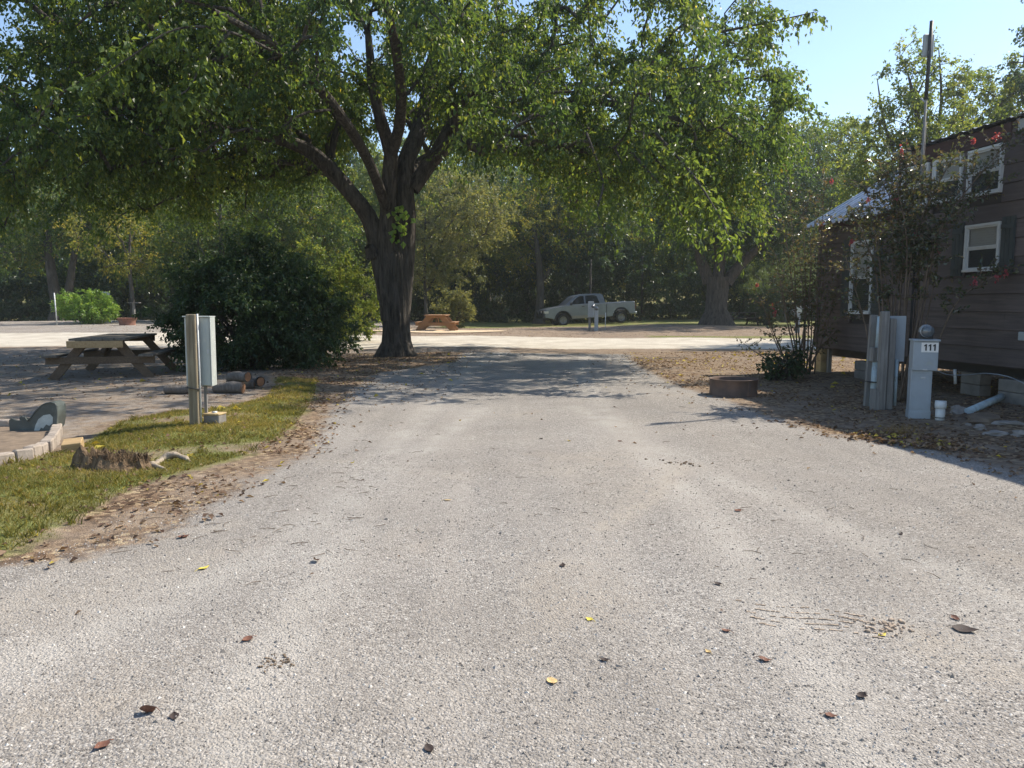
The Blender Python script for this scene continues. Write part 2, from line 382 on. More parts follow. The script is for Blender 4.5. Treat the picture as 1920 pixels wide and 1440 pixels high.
cls[fc(s_is) > 0] = 2; cls[fc(s_fl) > 0] = 2; cls[fc(s_gr) > 0] = 2; cls[fc(s_rd) > 0] = 3; cls[fc(s_dr) > 0] = 1
verts = np.stack([X.ravel(), Y.ravel(), Zg.ravel()], -1)
for ci, nm in enumerate(['ground', 'gravel_drive', 'lawn', 'gravel_road']):
    q = quads[cls == ci]; u, inv = np.unique(q, return_inverse=True)
    o = np_mesh(nm, verts[u], inv.reshape(-1, 4), M['ground'], attrs={k: ('POINT', a.ravel()[u]) for k, a in dict(wgravel=wgr, wleaf=wle, wgrass=wgs, wroad=wrd, wstain=wst, wtrack=wtr).items()}, smooth=True)
    o['kind'] = 'structure'

# ------------------------------------------------------------------ added haze volume, stands in for lens glare towards the sun
HZ = 0.0010
hm = bpy.data.materials.new('haze'); hm.use_nodes = True; hn = hm.node_tree.nodes; hn.remove(hn['Principled BSDF'])
pv = hn.new('ShaderNodeVolumePrincipled'); pv.inputs['Color'].default_value = (.90, .96, 1.0, 1); pv.inputs['Density'].default_value = HZ; pv.inputs['Anisotropy'].default_value = .8
hm.node_tree.links.new(pv.outputs[0], hn['Material Output'].inputs['Volume'])
(x0, y0, z0), (x1, y1, z1) = [(-330, -45, -1.6), (330, 430, 33)]
me = bpy.data.meshes.new('haze')
me.from_pydata([(x, y, z) for z in (z0, z1) for y in (y0, y1) for x in (x0, x1)], [], [(0, 2, 3, 1), (4, 5, 7, 6), (0, 1, 5, 4), (2, 6, 7, 3), (0, 4, 6, 2), (1, 3, 7, 5)])
me.materials.append(hm); ho = bpy.data.objects.new('haze', me); COL.objects.link(ho); ho['kind'] = 'stuff'; ho['label'] = 'added thin haze volume standing in for lens glare towards the sun'

# ------------------------------------------------------------------ scattered small cover (stuff)
def _u(v): return v
def unit(v): return v / (np.linalg.norm(v, axis=-1, keepdims=True) + 1e-9)
def leaf_cards(pos, tipdir, nrm, size, wid, rng, curl=.25):
    """four-cornered folded leaves: (N) base positions, tip directions, normals"""
    N = len(pos); t = unit(tipdir); s = unit(np.cross(nrm, t)); n = np.cross(t, s)
    sz = size[:, None]; w = sz * wid
    b = pos; tip = pos + t * sz - n * sz * curl * .6; mid = pos + t * sz * .45
    l = mid + s * w * .5 + n * sz * .10; r = mid - s * w * .5 + n * sz * .10
    v = np.stack([b, r, tip, l], 1).reshape(-1, 3)
    return v, np.arange(N * 4).reshape(N, 4)
def scatter_in(poly, n, rng, pad=0.0, dens=None):
    p = np.array(poly); lo = p.min(0); hi = p.max(0); out = np.zeros((0, 2))
    while len(out) < n:
        q = rng.uniform(lo, hi, (n * 3, 2)); k = sdf(poly, q[:, 0], q[:, 1]) > pad
        if dens is not None: k &= rng.random(len(q)) < dens(q[:, 0], q[:, 1])
        q = q[k]; out = np.vstack([out, q])
    return out[:n]
# near grass on the island: fine blades
def blades(name, pts, hgt, wid, m, label):
    N = len(pts); rng = RNG; z = zfull(pts[:, 0], pts[:, 1])
    b = np.stack([pts[:, 0], pts[:, 1], z - .004], 1); a = rng.uniform(0, 6.28, N); s = np.stack([np.cos(a), np.sin(a), 0 * a], 1)
    h = hgt * rng.uniform(.45, 1.25, N)[:, None]; ln = rng.normal(0, .55, (N, 2))
    tip = b + np.concatenate([ln * h, h], 1); w = wid * rng.uniform(.6, 1.4, N)[:, None]
    mid = (b + tip) / 2 + np.concatenate([ln * h * -.12, h * .12], 1)
    v = np.stack([b - s * w, b + s * w, mid + s * w * .7, tip, mid - s * w * .7], 1).reshape(-1, 3)
    f = np.arange(N * 5).reshape(N, 5)
    patch = (np.sin(pts[:, 0] * 3.1) + np.sin(pts[:, 1] * 2.7 + pts[:, 0])) * .12
    o = np_mesh(name, v, f, m, attrs={'rnd': ('FACE', np.clip(rng.beta(1.6, 2.2, N) + patch, 0, 1))}); tag(o, label, 'grass', kind='stuff'); return o
gpts = scatter_in(island, 62000, RNG, .03, lambda x, y: np.clip(.25 + sm(sdf(island, x, y), .9), 0, 1) * np.clip(.8 + .8 * lowfreq(x, y, 3.4, 9), .05, 1) * np.clip(9.5 / (y + 1), .3, 1))
blades('grass', gpts, .034, .0026, M['grass'], 'short patchy green grass on the verge left of the gravel drive')
tc_ = scatter_in(island, 170, RNG, .05)
tp = np.repeat(tc_, 26, 0) + RNG.normal(0, .022, (170 * 26, 2))
blades('weed_tufts', tp, .062, .0034, M['grass'], 'longer tufts of weeds and grass dotted over the left verge')
def litter(name, pts, size, label, m='dead', lift=.012, rmin=0.0, rmax=1.0):
    N = len(pts); z = zfull(pts[:, 0], pts[:, 1]) + RNG.uniform(.003, lift, N)
    a = RNG.uniform(0, 6.28, N); t = np.stack([np.cos(a), np.sin(a), RNG.normal(0, .16, N)], 1)
    n = np.stack([RNG.normal(0, .35, N), RNG.normal(0, .35, N), np.ones(N)], 1)
    v, f = leaf_cards(np.stack([pts[:, 0], pts[:, 1], z + size * .12], 1), t, n, size * RNG.uniform(.45, 1.3, N), .62, RNG, .5)
    o = np_mesh(name, v, f, M[m], attrs={'rnd': ('FACE', RNG.uniform(rmin, rmax, N))}); return tag(o, label, 'leaf litter', kind='stuff')
lp = np.vstack([scatter_in(leafzone, 7500, RNG, -.25, lambda x, y: np.clip(1.1 - np.abs(sdf(leafzone, x, y)) / 3.5, .25, 1) * np.clip(.8 + .4 * lowfreq(x, y, 2.2, 22), .15, 1)),
                scatter_in(litterL, 3600, RNG, -.15, lambda x, y: np.clip(.75 + .5 * lowfreq(x, y, 3.2, 21), .08, 1)),
                scatter_in(drive, 420, RNG, .0, lambda x, y: np.clip(np.exp(-np.minimum(sdf(drive, x, y), 9) / .5) + .012, 0, 1) * (y > 3.2)),
                scatter_in([(-12, 11), (-1, 11), (-1, 23), (-14, 23)], 2600, RNG), scatter_in(island, 900, RNG, 0),
                scatter_in([(-16, 29), (26, 29), (30, 46), (-26, 46)], 5000, RNG, 0, lambda x, y: (road_s(x, y) < 0).astype(float))])
litter('leaf_litter', lp, .050, 'dry brown fallen leaves scattered along the drive edges and verges')
yp = np.vstack([scatter_in(leafzone, 150, RNG, 0, lambda x, y: np.clip((y - 12) / 8, 0, 1)), scatter_in([(-9, 11), (-1, 11), (-1, 22), (-9, 22)], 40, RNG), scatter_in(island, 22, RNG)])
litter('yellow_leaf_litter', yp, .12, 'scattered bright yellow fallen leaves among the brown litter', rmin=.965)
sp = scatter_in([G(1590, 815), G(1650, 806), G(1740, 818), G(1850, 850), G(1700, 835)], 420, RNG, 0)
litter('leaf_drift', sp, .07, 'drift of pale dead leaves along the shadow edge below the meter pedestal', lift=.05, rmin=.4)

# crushed stones lying proud in the foreground
def stones():
    N = 42000; r = RNG
    y = 1.9 + 5.2 * r.random(N) ** 1.5; x = (r.random(N) * 2 - 1) * (.70 * y + .35)
    k = sdf(drive, x, y) > -.05; x, y = x[k], y[k]; N = len(x)
    s = r.gamma(3.0, .0008, N) + .0012
    base = np.array([(1, 0, 0), (0, 1, 0), (-1, 0, 0), (0, -1, 0), (0, 0, 1)], float)
    v = base[None] * (1 + r.uniform(-.35, .35, (N, 5, 1))) + r.normal(0, .18, (N, 5, 3))
    v[:, :4, 2] = -.25; a = r.uniform(0, 6.28, N); c, q = np.cos(a), np.sin(a)
    vx = v[..., 0] * c[:, None] - v[..., 1] * q[:, None]; vy = v[..., 0] * q[:, None] + v[..., 1] * c[:, None]
    v = np.stack([vx * r.uniform(.8, 1.5, N)[:, None], vy, v[..., 2] * r.uniform(.5, .95, N)[:, None]], -1) * s[:, None, None]
    z = zfull(x, y); v += np.stack([x, y, z + .001], -1)[:, None]
    f = np.array([(0, 1, 4), (1, 2, 4), (2, 3, 4), (3, 0, 4)])[None] + (np.arange(N) * 5)[:, None, None]
    t = NT('stone_chips'); col = t.ramp(t.attr('rnd'), [(0, (.12, .105, .095)), (.3, (.24, .215, .185)), (.6, (.34, .305, .27)), (.85, (.44, .40, .355)), (1, (.66, .62, .56))]); t.fin(col, .85, 0, .3)
    o = np_mesh('gravel', v.reshape(-1, 3), f.reshape(-1, 3), t.m, attrs={'rnd': ('FACE', np.repeat(r.random(N), 4))})
    tag(o, 'pale grey crushed stones lying loose on the drive', 'gravel', kind='stuff')
stones()

# ------------------------------------------------------------------ trees and shrubs
def smooth_path(pts, rad, step=.35):
    """Catmull-Rom resample"""
    p = [Vector(q) for q in pts]; out = []; ro = []
    for i in range(len(p) - 1):
        p0, p1, p2, p3 = p[max(i - 1, 0)], p[i], p[i + 1], p[min(i + 2, len(p) - 1)]
        n = max(1, int((p2 - p1).length / step))
        for k in range(n):
            t = k / n
            out.append(.5 * ((2 * p1) + (p2 - p0) * t + (2 * p0 - 5 * p1 + 4 * p2 - p3) * t * t + (3 * p1 - p0 - 3 * p2 + p3) * t ** 3)); ro.append(rad[i] * (1 - t) + rad[i + 1] * t)
    out.append(p[-1]); ro.append(rad[-1]); return out, ro
def bark_limb(mb, pts, rad, sides, ridge=.06, flare=None, seed=0):
    n = len(pts); vs = []; ref = None
    for i, p in enumerate(pts):
        d = (pts[min(i + 1, n - 1)] - pts[max(i - 1, 0)]).normalized()
        if ref is None: ref = d.cross(Vector((0, 1, 0.1)))
        ref = (ref - d * ref.dot(d)).normalized(); w = d.cross(ref)
        for k in range(sides):
            a = 2 * math.pi * k / sides; dr = ref * math.cos(a) + w * math.sin(a)
            q = Vector((math.cos(a) * 3.2 * sides / 24, math.sin(a) * 3.2 * sides / 24, p.z * .7 + seed))
            r = rad[i] * (1 + ridge * 1.6 * noise.noise(q) + ridge * .9 * noise.noise(q * 2.3) + .10 * noise.noise(Vector((math.cos(a), math.sin(a), p.z * .5 + seed * 3))))
            if flare and p.z < flare:
                fr = (1 - max(0, p.z) / flare); r *= 1 + fr * fr * (.28 + .30 * max(0, math.sin(a * 5 + 1.3)) + .15 * math.sin(a * 3))
            vs.append(p + dr * r)
    fs = [(i * sides + k, i * sides + (k + 1) % sides, (i + 1) * sides + (k + 1) % sides, (i + 1) * sides + k) for i in range(n - 1) for k in range(sides)]
    mb.add(vs, fs, True)
def sample_ells(ells, n, rng, shell=.45, ok=None):
    w = np.array([e[1][0] * e[1][1] * e[1][2] for e in ells]) ** .75; w /= w.sum(); out = []
    while len(out) < n:
        e = ells[rng.choice(len(ells), p=w)]; d = rng.normal(size=3); d /= np.linalg.norm(d)
        r = (shell + (1 - shell) * rng.random()) if rng.random() < .75 else rng.random() ** .5
        p = np.array(e[0]) + d * r * np.array(e[1])
        if ok is None or ok(p): out.append(p)
    return np.array(out)
def grow(limbs, centers, rng, droop=.0, tipr=.010, pw=.47):
    pos = []; par = []; pl = []
    for L in limbs:
        for i, p in enumerate(L):
            if i == 0: j = -1 if not pos else int(np.argmin([((np.array(q) - np.array(p)) ** 2).sum() for q in pos]))
            else: j = len(pos) - 1
            pos.append(tuple(p)); par.append(j); pl.append(0 if j < 0 else pl[j] + (Vector(p) - Vector(pos[j])).length)
    nb = len(pos); root = np.array(pos[0]); cs = centers[np.argsort(np.linalg.norm(centers - np.array(limbs[-1][0]), axis=1))]
    A = np.zeros((nb + len(cs) * 14, 3)); A[:nb] = pos; LN = np.zeros(len(A)); LN[:nb] = pl; cnt = nb; par = par[:]; chains = []
    for c in cs:
        d = np.linalg.norm(A[:cnt] - c, axis=1); cost = d + .22 * LN[:cnt] + 1.5 * (A[:cnt, 2] > c[2] + .8)
        cost[:max(2, int(nb * .04))] += 50
        j = int(np.argmin(cost)); D = d[j]; k = int(min(12, max(2, D / .45))); p0 = A[j].copy(); ch = [j]
        off = rng.normal(0, .09 * D, 3); off[2] = abs(off[2]) + .06 * D
        for i in range(1, k + 1):
            t = i / k; p = p0 + (c - p0) * t + off * math.sin(math.pi * t) + rng.normal(0, .03, 3); p[2] -= droop * D * t * t * .2
            A[cnt] = p; LN[cnt] = LN[ch[-1]] + D / k; par.append(ch[-1]); ch.append(cnt); cnt += 1
        chains.append(ch)
    load = np.zeros(cnt)
    for ch in chains: load[ch[-1]] += 1
    for i in range(cnt - 1, 0, -1):
        if par[i] >= 0 and par[i] < i: load[par[i]] += load[i]
    return A[:cnt], load, chains, tipr, pw
def branch_mesh(A, load, chains, tipr, pw, sides=5):
    mb = MB()
    for ch in chains:
        r = [tipr * max(load[i], 1) ** pw for i in ch]; r[0] = min(r[0], r[1] * 1.15)
        mb.tube([A[i] for i in ch], r, sides, caps=False)
    return mb
def foliage(centers, rng, per, rad, leaf, wid, twig=7, droop=.5, hang=.6, outc=None, flat=.8):
    """leaves strung along short twigs that leave each cluster centre"""
    C = np.repeat(centers, twig, 0); N = len(C)
    d = rng.normal(size=(N, 3)); d[:, 2] *= flat
    if outc is not None: d = unit(d) + .45 * unit(C - outc)
    d = unit(d); L = rad * rng.uniform(.45, 1.25, N)
    n = max(1, per // twig); t = np.tile((np.arange(n) + .6) / n, N); C2 = np.repeat(C, n, 0); d2 = np.repeat(d, n, 0); L2 = np.repeat(L, n)
    t = np.clip(t + rng.normal(0, .05, len(t)), 0.02, 1.05)
    p = C2 + d2 * (L2 * t)[:, None]; p[:, 2] -= droop * L2 * t * t * .6
    p += rng.normal(0, rad * .07, p.shape)
    td = d2 * .5 + rng.normal(0, .6, p.shape); td[:, 2] -= hang
    nr = rng.normal(0, .55, p.shape); nr[:, 2] += .75
    size = leaf * rng.uniform(.6, 1.25, len(p))
    v, f = leaf_cards(p, td, nr, size, wid, rng)
    base = np.repeat(rng.normal(0, .16, len(centers)), twig * n)
    return v, f, np.clip(rng.random(len(p)) * .9 + base + .05, 0, .97 if True else 1)
def tree(name, label, base, limbs, ells, ncl, per, leaf, wid, crad, mleaf, mbark='bark2', seed=1, group=None, droop=.5, hang=.6, ok=None, shell=.45, sides=10, flare=.8, tipr=.012, yellow=.0, twig=7, flat=.8, ridge=.06):
    rng = np.random.default_rng(seed)
    root = thing(name, label, 'tree', base, 0, group); B = Vector(base); mb = MB(); Ls = []
    for k, (pts, rad) in enumerate(limbs):
        q, r = smooth_path(pts, rad, .3 if sides > 16 else .5); Ls.append(q)
        bark_limb(mb, q, r, sides if k == 0 else max(7, int(sides * .7)), ridge, flare if k == 0 else None, k * 3.7 + seed)
    mb.build('trunk', M[mbark], root)
    C = sample_ells(ells, ncl, rng, shell, ok)
    A, load, chains, tr, pw = grow(Ls, C, rng, droop * .3, tipr)
    branch_mesh(A, load, chains, tr, pw).build('branches', M[mbark], root, 'stuff')
    v, f, r = foliage(C, rng, per, crad, leaf, wid, twig, droop, hang, C.mean(0), flat)
    if yellow: r[rng.random(len(r)) < yellow] = 1.0
    o = np_mesh('crown', v, f, M[mleaf], root, {'rnd': ('FACE', r)})
    return root, C
def inpoly(poly, x, y):
    ins = False; n = len(poly)
    for i in range(n):
        ax, ay = poly[i]; bx, by = poly[(i + 1) % n]
        if (ay > y) != (by > y) and x < (bx - ax) * (y - ay) / (by - ay) + ax: ins = not ins
    return ins
def proj(p):
    dx, dy, dz = p[0], p[1], p[2] - H; c, s = math.cos(TH), math.sin(TH)
    de = dy * c - dz * s; up = dy * s + dz * c
    return 960 + F * dx / de, 720 - F * up / de

# the big mulberry over the drive. limbs are read as points at their own depth
bx, by = G(745, 668); bz = ZF(bx, by); BASE = Vector((bx, by, bz - .05))
def L(*pts): return [P(a, b, d) - BASE for a, b, d in pts]
cx0 = 20.3
limbs = [
    (L((746, 672, cx0), (744, 640, cx0), (742, 570, cx0), (740, 520, cx0), (740, 480, cx0), (741, 455, cx0)), [.40, .345, .335, .345, .325, .17]),
    (L((748, 600, cx0 + .05), (755, 520, cx0 + .05), (759, 460, cx0 + .1), (761, 400, cx0 + .1), (758, 340, cx0 + .2), (762, 300, cx0 + .3), (785, 245, cx0 + .6), (800, 180, cx0 + 1), (815, 90, cx0 + 1.5), (815, 10, cx0 + 1.8)), [.285, .27, .26, .25, .24, .225, .21, .16, .11, .06]),
    (L((733, 600, cx0 - .05), (726, 520, cx0 - .1), (724, 460, cx0 - .15), (727, 400, cx0 - .2), (730, 330, cx0 - .3), (733, 290, cx0 - .4), (715, 230, cx0 - .8), (700, 160, cx0 - 1.2), (690, 60, cx0 - 1.6)), [.255, .25, .225, .195, .185, .175, .15, .12, .07]),
    (L((730, 560, cx0), (718, 500, cx0), (706, 450, cx0), (690, 405, cx0 - .1), (660, 365, cx0 - .2), (625, 325, cx0 - .3), (590, 290, cx0 - .5), (540, 265, cx0 - .8), (460, 248, cx0 - 1.2), (380, 240, cx0 - 1.8), (250, 200, cx0 - 2.6)), [.28, .27, .235, .21, .20, .195, .175, .15, .12, .09, .05]),
    (L((772, 355, cx0 + .2), (795, 322, cx0 + .3), (820, 285, cx0 + .4), (845, 235, cx0 + .5), (870, 170, cx0 + .8), (930, 110, cx0 + 1), (1010, 60, cx0 + 1.2)), [.20, .19, .19, .16, .13, .10, .06]),
    (L((845, 235, cx0 + .5), (900, 215, cx0 - .3), (980, 200, cx0 - 1.5), (1080, 190, cx0 - 2.6), (1190, 200, cx0 - 3.4), (1290, 230, cx0 - 4)), [.13, .12, .10, .085, .07, .04]),
    (L((733, 290, cx0 - .4), (748, 240, cx0 - 1.0), (752, 170, cx0 - 2.2), (740, 80, cx0 - 3.8), (720, -20, cx0 - 5)), [.15, .13, .11, .09, .06]),
    (L((727, 400, cx0 - .2), (690, 300, cx0 - 1.6), (620, 190, cx0 - 3.6), (520, 90, cx0 - 5.6), (400, 20, cx0 - 7)), [.14, .12, .10, .075, .04]),
    (L((758, 340, cx0 + .2), (790, 300, cx0 + 1.6), (850, 270, cx0 + 3.6), (920, 230, cx0 + 6)), [.14, .11, .08, .04]),
    (L((690, 405, cx0 - .1), (640, 330, cx0 + 1.8), (560, 270, cx0 + 4), (440, 220, cx0 + 6)), [.13, .11, .08, .04]),
    (L((700, 478, cx0 - .15), (690, 462, cx0 - .3)), [.20, .10]),
]
outline = [(-900, 540), (-200, 520), (0, 500), (90, 475), (200, 470), (330, 445), (450, 440), (520, 395), (600, 322), (660, 282), (740, 225), (830, 265), (900, 285), (960, 300), (1030, 325), (1080, 395), (1150, 435), (1200, 400),
           (1270, 440), (1330, 455), (1400, 440), (1440, 370), (1475, 270), (1488, 190), (1478, 90), (1500, 10), (1500, -1500), (-900, -1500)]
gaps = [(985, 238, 26), (960, 205, 20), (24, 40, 38), (700, 62, 18), (655, 90, 12), (705, 205, 14), (440, 255, 10), (620, 30, 12), (1055, 150, 12)]
tc = np.array([bx + .3, by, 0])
def ok_main(p):
    w = p + np.array(BASE); x, y = proj(w)
    if w[1] < 11.5 or not inpoly(outline, x, y): return False
    for gx, gy, gr in gaps:
        if (x - gx) ** 2 + (y - gy) ** 2 < (gr + 14) ** 2: return False
    if 470 < x < 900 and 90 < y < 350 and w[1] < 20.6 and (noise.noise(Vector(w) * .45) < .0): return False
    # umbrella: hollow near the trunk
    r = math.hypot(w[0] - bx, w[1] - by); zmin = 4.9 - .28 * max(0, r - 4.0)
    if w[1] < 15: zmin = max(zmin, 3.0)
    return w[2] > zmin
C0 = Vector((-2.9, 20.4, 6.6)) - BASE
ells = [(tuple(C0), (10.2, 8.8, 4.6)), (tuple(C0 + Vector((-4, 0, -.6))), (6.2, 7, 3.2)), (tuple(C0 + Vector((5.4, -1.2, -1.2))), (5.1, 6.5, 4.0)), (tuple(C0 + Vector((-6, -1, 1.5))), (6.5, 7.5, 3.2)), (tuple(C0 + Vector((-6.8, -1.2, -2.3))), (5.8, 5.2, 2.4)), (tuple(C0 + Vector((7.0, -2.5, -2.2))), (2.6, 3.5, 2.2)), (tuple(C0 + Vector((1.0, 5.0, .3))), (6.0, 4.0, 3.6))]
mul, Cm = tree('mulberry_tree', 'big mulberry tree with a thick forked trunk spreading its crown over the gravel drive', BASE, limbs, ells, 1950, 185, .108, .6, .74, 'leaf_main', 'bark', 5, ok=ok_main,
               sides=72, flare=.75, droop=.9, hang=.9, shell=.35, yellow=.004, twig=8, ridge=.07)

def T(name, label, px, py, d, trunk_r, height, crowns, ncl, per, leaf, mleaf, seed, lean=(0, 0), forks=None, mb='bark2', group=None, crad=.75, wid=.6, **kw):
    """a tree standing at depth d; crowns are (px, py, depth offset, rx, ry, rz) in metres"""
    w = P(px, py, d); z = ZF(w.x, w.y); B = Vector((w.x, w.y, z - .08))
    es = []
    for (cx, cy, dd, rx, ry, rz) in crowns:
        c = P(cx, cy, d + dd) - B; es.append((tuple(c), (rx, ry, rz)))
    if forks is None:
        top = Vector((lean[0] * height, lean[1] * height, height)); mid = top * .5 + Vector((random.uniform(-.2, .2), random.uniform(-.2, .2), 0))
        forks = [([(0, 0, 0), tuple(mid * .5), tuple(mid), tuple(top)], [trunk_r * 1.1, trunk_r * .85, trunk_r * .7, trunk_r * .25])]
    else:
        forks = [([tuple(P(a, b, d + o) - B) for a, b, o in pts], rad) for pts, rad in forks]
    return tree(name, label, B, forks, es, ncl, per, leaf, wid, crad, mleaf, mb, seed, group, **kw)

# shade tree on the far side of the road, to the right of the pickup
T('shade_tree', 'large dark shade tree with a forking trunk standing right of the pickup beyond the road', 1340, 607, 42, .6, 9,
  [(1370, 350, 0, 5.2, 4.5, 3.6), (1300, 400, 0, 3.4, 3.5, 2.2), (1470, 400, 0, 3.0, 3.2, 2.6)], 300, 110, .17, 'leaf_dark', 21,
  forks=[([(1342, 612, 0), (1343, 580, 0), (1345, 545, 0), (1345, 520, 0)], [.66, .58, .58, .58]),
         ([(1330, 530, 0), (1315, 490, 0), (1300, 450, 0), (1270, 400, -.5)], [.35, .28, .22, .12]),
         ([(1345, 530, 0), (1350, 480, .2), (1340, 420, .3), (1345, 340, .6)], [.34, .28, .22, .12]),
         ([(1362, 530, 0), (1385, 500, 0), (1420, 465, 0), (1460, 420, -.2)], [.34, .28, .22, .12])], flare=.7, sides=16, crad=1.0, mb='bark')
T('small_yellow_tree', 'small yellowing tree with slender forked trunk in front of the pickup bonnet', 1010, 606, 56, .3, 7,
  [(990, 430, 0, 4.0, 3, 2.9), (920, 470, 0, 2.2, 2, 1.6), (1060, 400, 0, 2.9, 2.5, 2.5)], 150, 70, .17, 'leaf_yellow', 22,
  forks=[([(1011, 610, 0), (1013, 560, 0), (1013, 525, 0), (1008, 470, 0), (1000, 420, 0)], [.38, .28, .26, .18, .08]), ([(1014, 530, 0), (1035, 495, 0), (1055, 440, 0)], [.18, .14, .06])], crad=.9)
T('olive_tree', 'grey green feathery tree behind the orange picnic table', 800, 600, 46, .12, 7,
  [(850, 430, 0, 3.0, 2.6, 3.6), (800, 470, 0, 2.0, 2.2, 2.4), (890, 380, 0, 2.6, 2.5, 2.6)], 210, 130, .13, 'leaf_olive', 23, crad=.8)
T('left_slender_tree', 'slender leaning tree with sparse yellow leaves behind the far fire ring', 247, 600, 42, .13, 7,
  [(235, 490, 0, 1.9, 1.5, .7), (200, 430, 0, 2.8, 2, 1.4)], 60, 60, .16, 'leaf_yellow', 24,
  forks=[([(250, 604, 0), (248, 560, 0), (243, 500, 0), (244, 440, 0)], [.14, .12, .09, .05])], mb='bark2')
T('left_trunk_tree', 'twin trunk tree with leaning pale grey stems behind the bright green bush', 100, 598, 48, .25, 9,
  [(90, 400, 0, 4.6, 3, 2.6), (200, 370, 1, 3.6, 3, 2.6), (20, 470, 1, 3.4, 3, 1.6)], 260, 100, .18, 'leaf_wood', 25,
  forks=[([(106, 603, 0), (104, 560, 0), (95, 500, 0), (86, 430, 0)], [.38, .32, .28, .18]), ([(122, 585, .5), (132, 520, .4), (140, 470, .3), (150, 420, 0)], [.28, .22, .20, .1])], crad=1.0)
T('left_mid_tree', 'backlit yellow green tree seen beneath the mulberry boughs behind the dark bush', 420, 590, 46, .22, 8,
  [(430, 400, 0, 4.2, 3, 2.8), (560, 380, 1, 3.6, 3, 2.8), (600, 450, 0, 2.4, 2, 2), (300, 480, -1, 3.0, 2.5, 1.8)], 300, 105, .17, 'leaf_wood', 26, crad=1.0)
T('light_green_tree', 'tall light green tree rising against the sky right of the mulberry crown', 1560, 600, 46, .3, 11,
  [(1520, 330, 0, 3.2, 3.0, 3.6), (1570, 290, 1, 2.2, 2.5, 2.2), (1470, 300, 1, 2.6, 3, 2.8), (1600, 370, 0, 2.2, 2.6, 3)], 330, 110, .16, 'leaf_light', 27, crad=.85)
T('pine_tree', 'soft pale green pine bough mass low beside the shade tree', 1470, 604, 50, .15, 5,
  [(1455, 522, 0, 2.3, 1.8, 1.1), (1500, 500, 0, 1.7, 1.4, 1.5)], 90, 150, .13, 'leaf_pine', 28, wid=.16, crad=.6)
def ok_spiky(c, top):
    return lambda p: True
T('house_back_tree', 'upright tree with long leafy shoots rising behind the cabin roof beside the antenna pole', 1740, 620, 27, .22, 8.5,
  [(1735, 300, 0, 1.9, 2.4, 3.0), (1660, 290, 0, 1.5, 1.8, 2.0), (1790, 300, 0, 1.9, 2.0, 1.9), (1700, 200, 0, .75, .9, 2.2), (1745, 150, .3, .7, .8, 1.5), (1655, 190, .3, .4, .4, 1.0), (1790, 180, .3, .5, .5, 1.0), (1700, 380, 0, 2.6, 2.2, 1.8)], 330, 80, .12, 'leaf_light', 29,
  forks=[([(1742, 640, 0), (1742, 500, 0), (1738, 380, 0), (1730, 280, 0), (1715, 190, 0), (1700, 130, 0)], [.24, .2, .17, .13, .07, .02]),
         ([(1738, 380, 0), (1690, 310, 0), (1660, 240, .2), (1645, 150, .3)], [.1, .08, .05, .015]), ([(1738, 360, 0), (1755, 270, .2), (1765, 190, .2), (1760, 90, .3)], [.1, .08, .05, .015]),
         ([(1738, 370, 0), (1790, 290, 0), (1805, 220, .2), (1805, 150, .3)], [.09, .07, .04, .015])], hang=.5, droop=.2, crad=.48, flat=1.2)
T('house_side_tree', 'dense pale green tree behind the right end of the cabin roof', 1860, 620, 30, .25, 7,
  [(1870, 250, 0, 2.4, 2.6, 2.6), (1810, 310, 0, 1.9, 2.2, 2.2), (1930, 230, 0, 2.4, 2.4, 2.6), (1820, 160, 0, .35, .4, 1.0), (1850, 170, 0, .3, .3, .7)], 260, 100, .13, 'leaf_light', 30, crad=.6)
T('corner_tree', 'dark tree whose leafy edge reaches in at the upper right corner', 2010, 620, 25, .3, 11,
  [(1990, 80, 0, 1.35, 1.8, 2.0), (2010, 180, 0, 1.5, 2, 1.6)], 110, 80, .13, 'leaf_dark', 31, crad=.5)

# woods behind: five tree builds copied along the edge of the wood, every copy its own thing
protos = []
spec = [('leaf_wood', 13.5, 4.6, 41), ('leaf_dark', 14.5, 5.0, 42), ('leaf_yellow', 11.5, 4.2, 43), ('leaf_light', 12.5, 4.4, 44)]
wlabel = {0: 'mid green woodland tree at the edge of the wood', 1: 'dark green woodland tree at the edge of the wood', 2: 'yellowing woodland tree at the edge of the wood', 3: 'pale green woodland tree at the edge of the wood'}
for k, (ml, hh, rr, sd) in enumerate(spec):
    es = [((0, 0, hh * .62), (rr, rr, hh * .36)), ((rr * .35, -rr * .2, hh * .38), (rr * .75, rr * .75, hh * .22)), ((-rr * .4, rr * .1, hh * .42), (rr * .7, rr * .7, hh * .22))]
    r, _ = tree('woodland_tree', wlabel[k], (0, 0, 0), [([(0, 0, -.2), (.1, 0, hh * .2), (-.1, .1, hh * .5), (0, 0, hh * .85)], [.30, .24, .18, .06])], es, 300, 112, .23, .6, 1.0, ml, 'bark2', sd, 'trees along the edge of the wood')
    protos.append(r)
rg = random.Random(5); used = [False] * 4; k = 0; placed = []
for row, (y0, step, s0) in enumerate([(62, 5.0, .84), (74, 6.5, 1.0), (92, 9.5, 1.15)]):
    x = -66 - row * 12
    while x < 74 + row * 14:
        xx = x + rg.uniform(-1.4, 1.4); yy = y0 + rg.uniform(-3, 4)
        x += step * rg.uniform(.8, 1.2)
        t = rg.choices([0, 1, 2, 3], [3, 4 if xx < -8 or xx > 3 else 1, 2, 3])[0]
        sc = s0 * rg.uniform(.85, 1.15) * (1.16 if xx < 12 else .86)
        o = protos[t] if not used[t] else copy_tree(protos[t]); used[t] = True
        o.location = (xx, yy, ZF(xx, yy) - .1); o.rotation_euler.z = rg.uniform(0, 6.28); o.scale = (sc, sc, sc * rg.uniform(.92, 1.1)); placed.append((xx, yy, o, t))
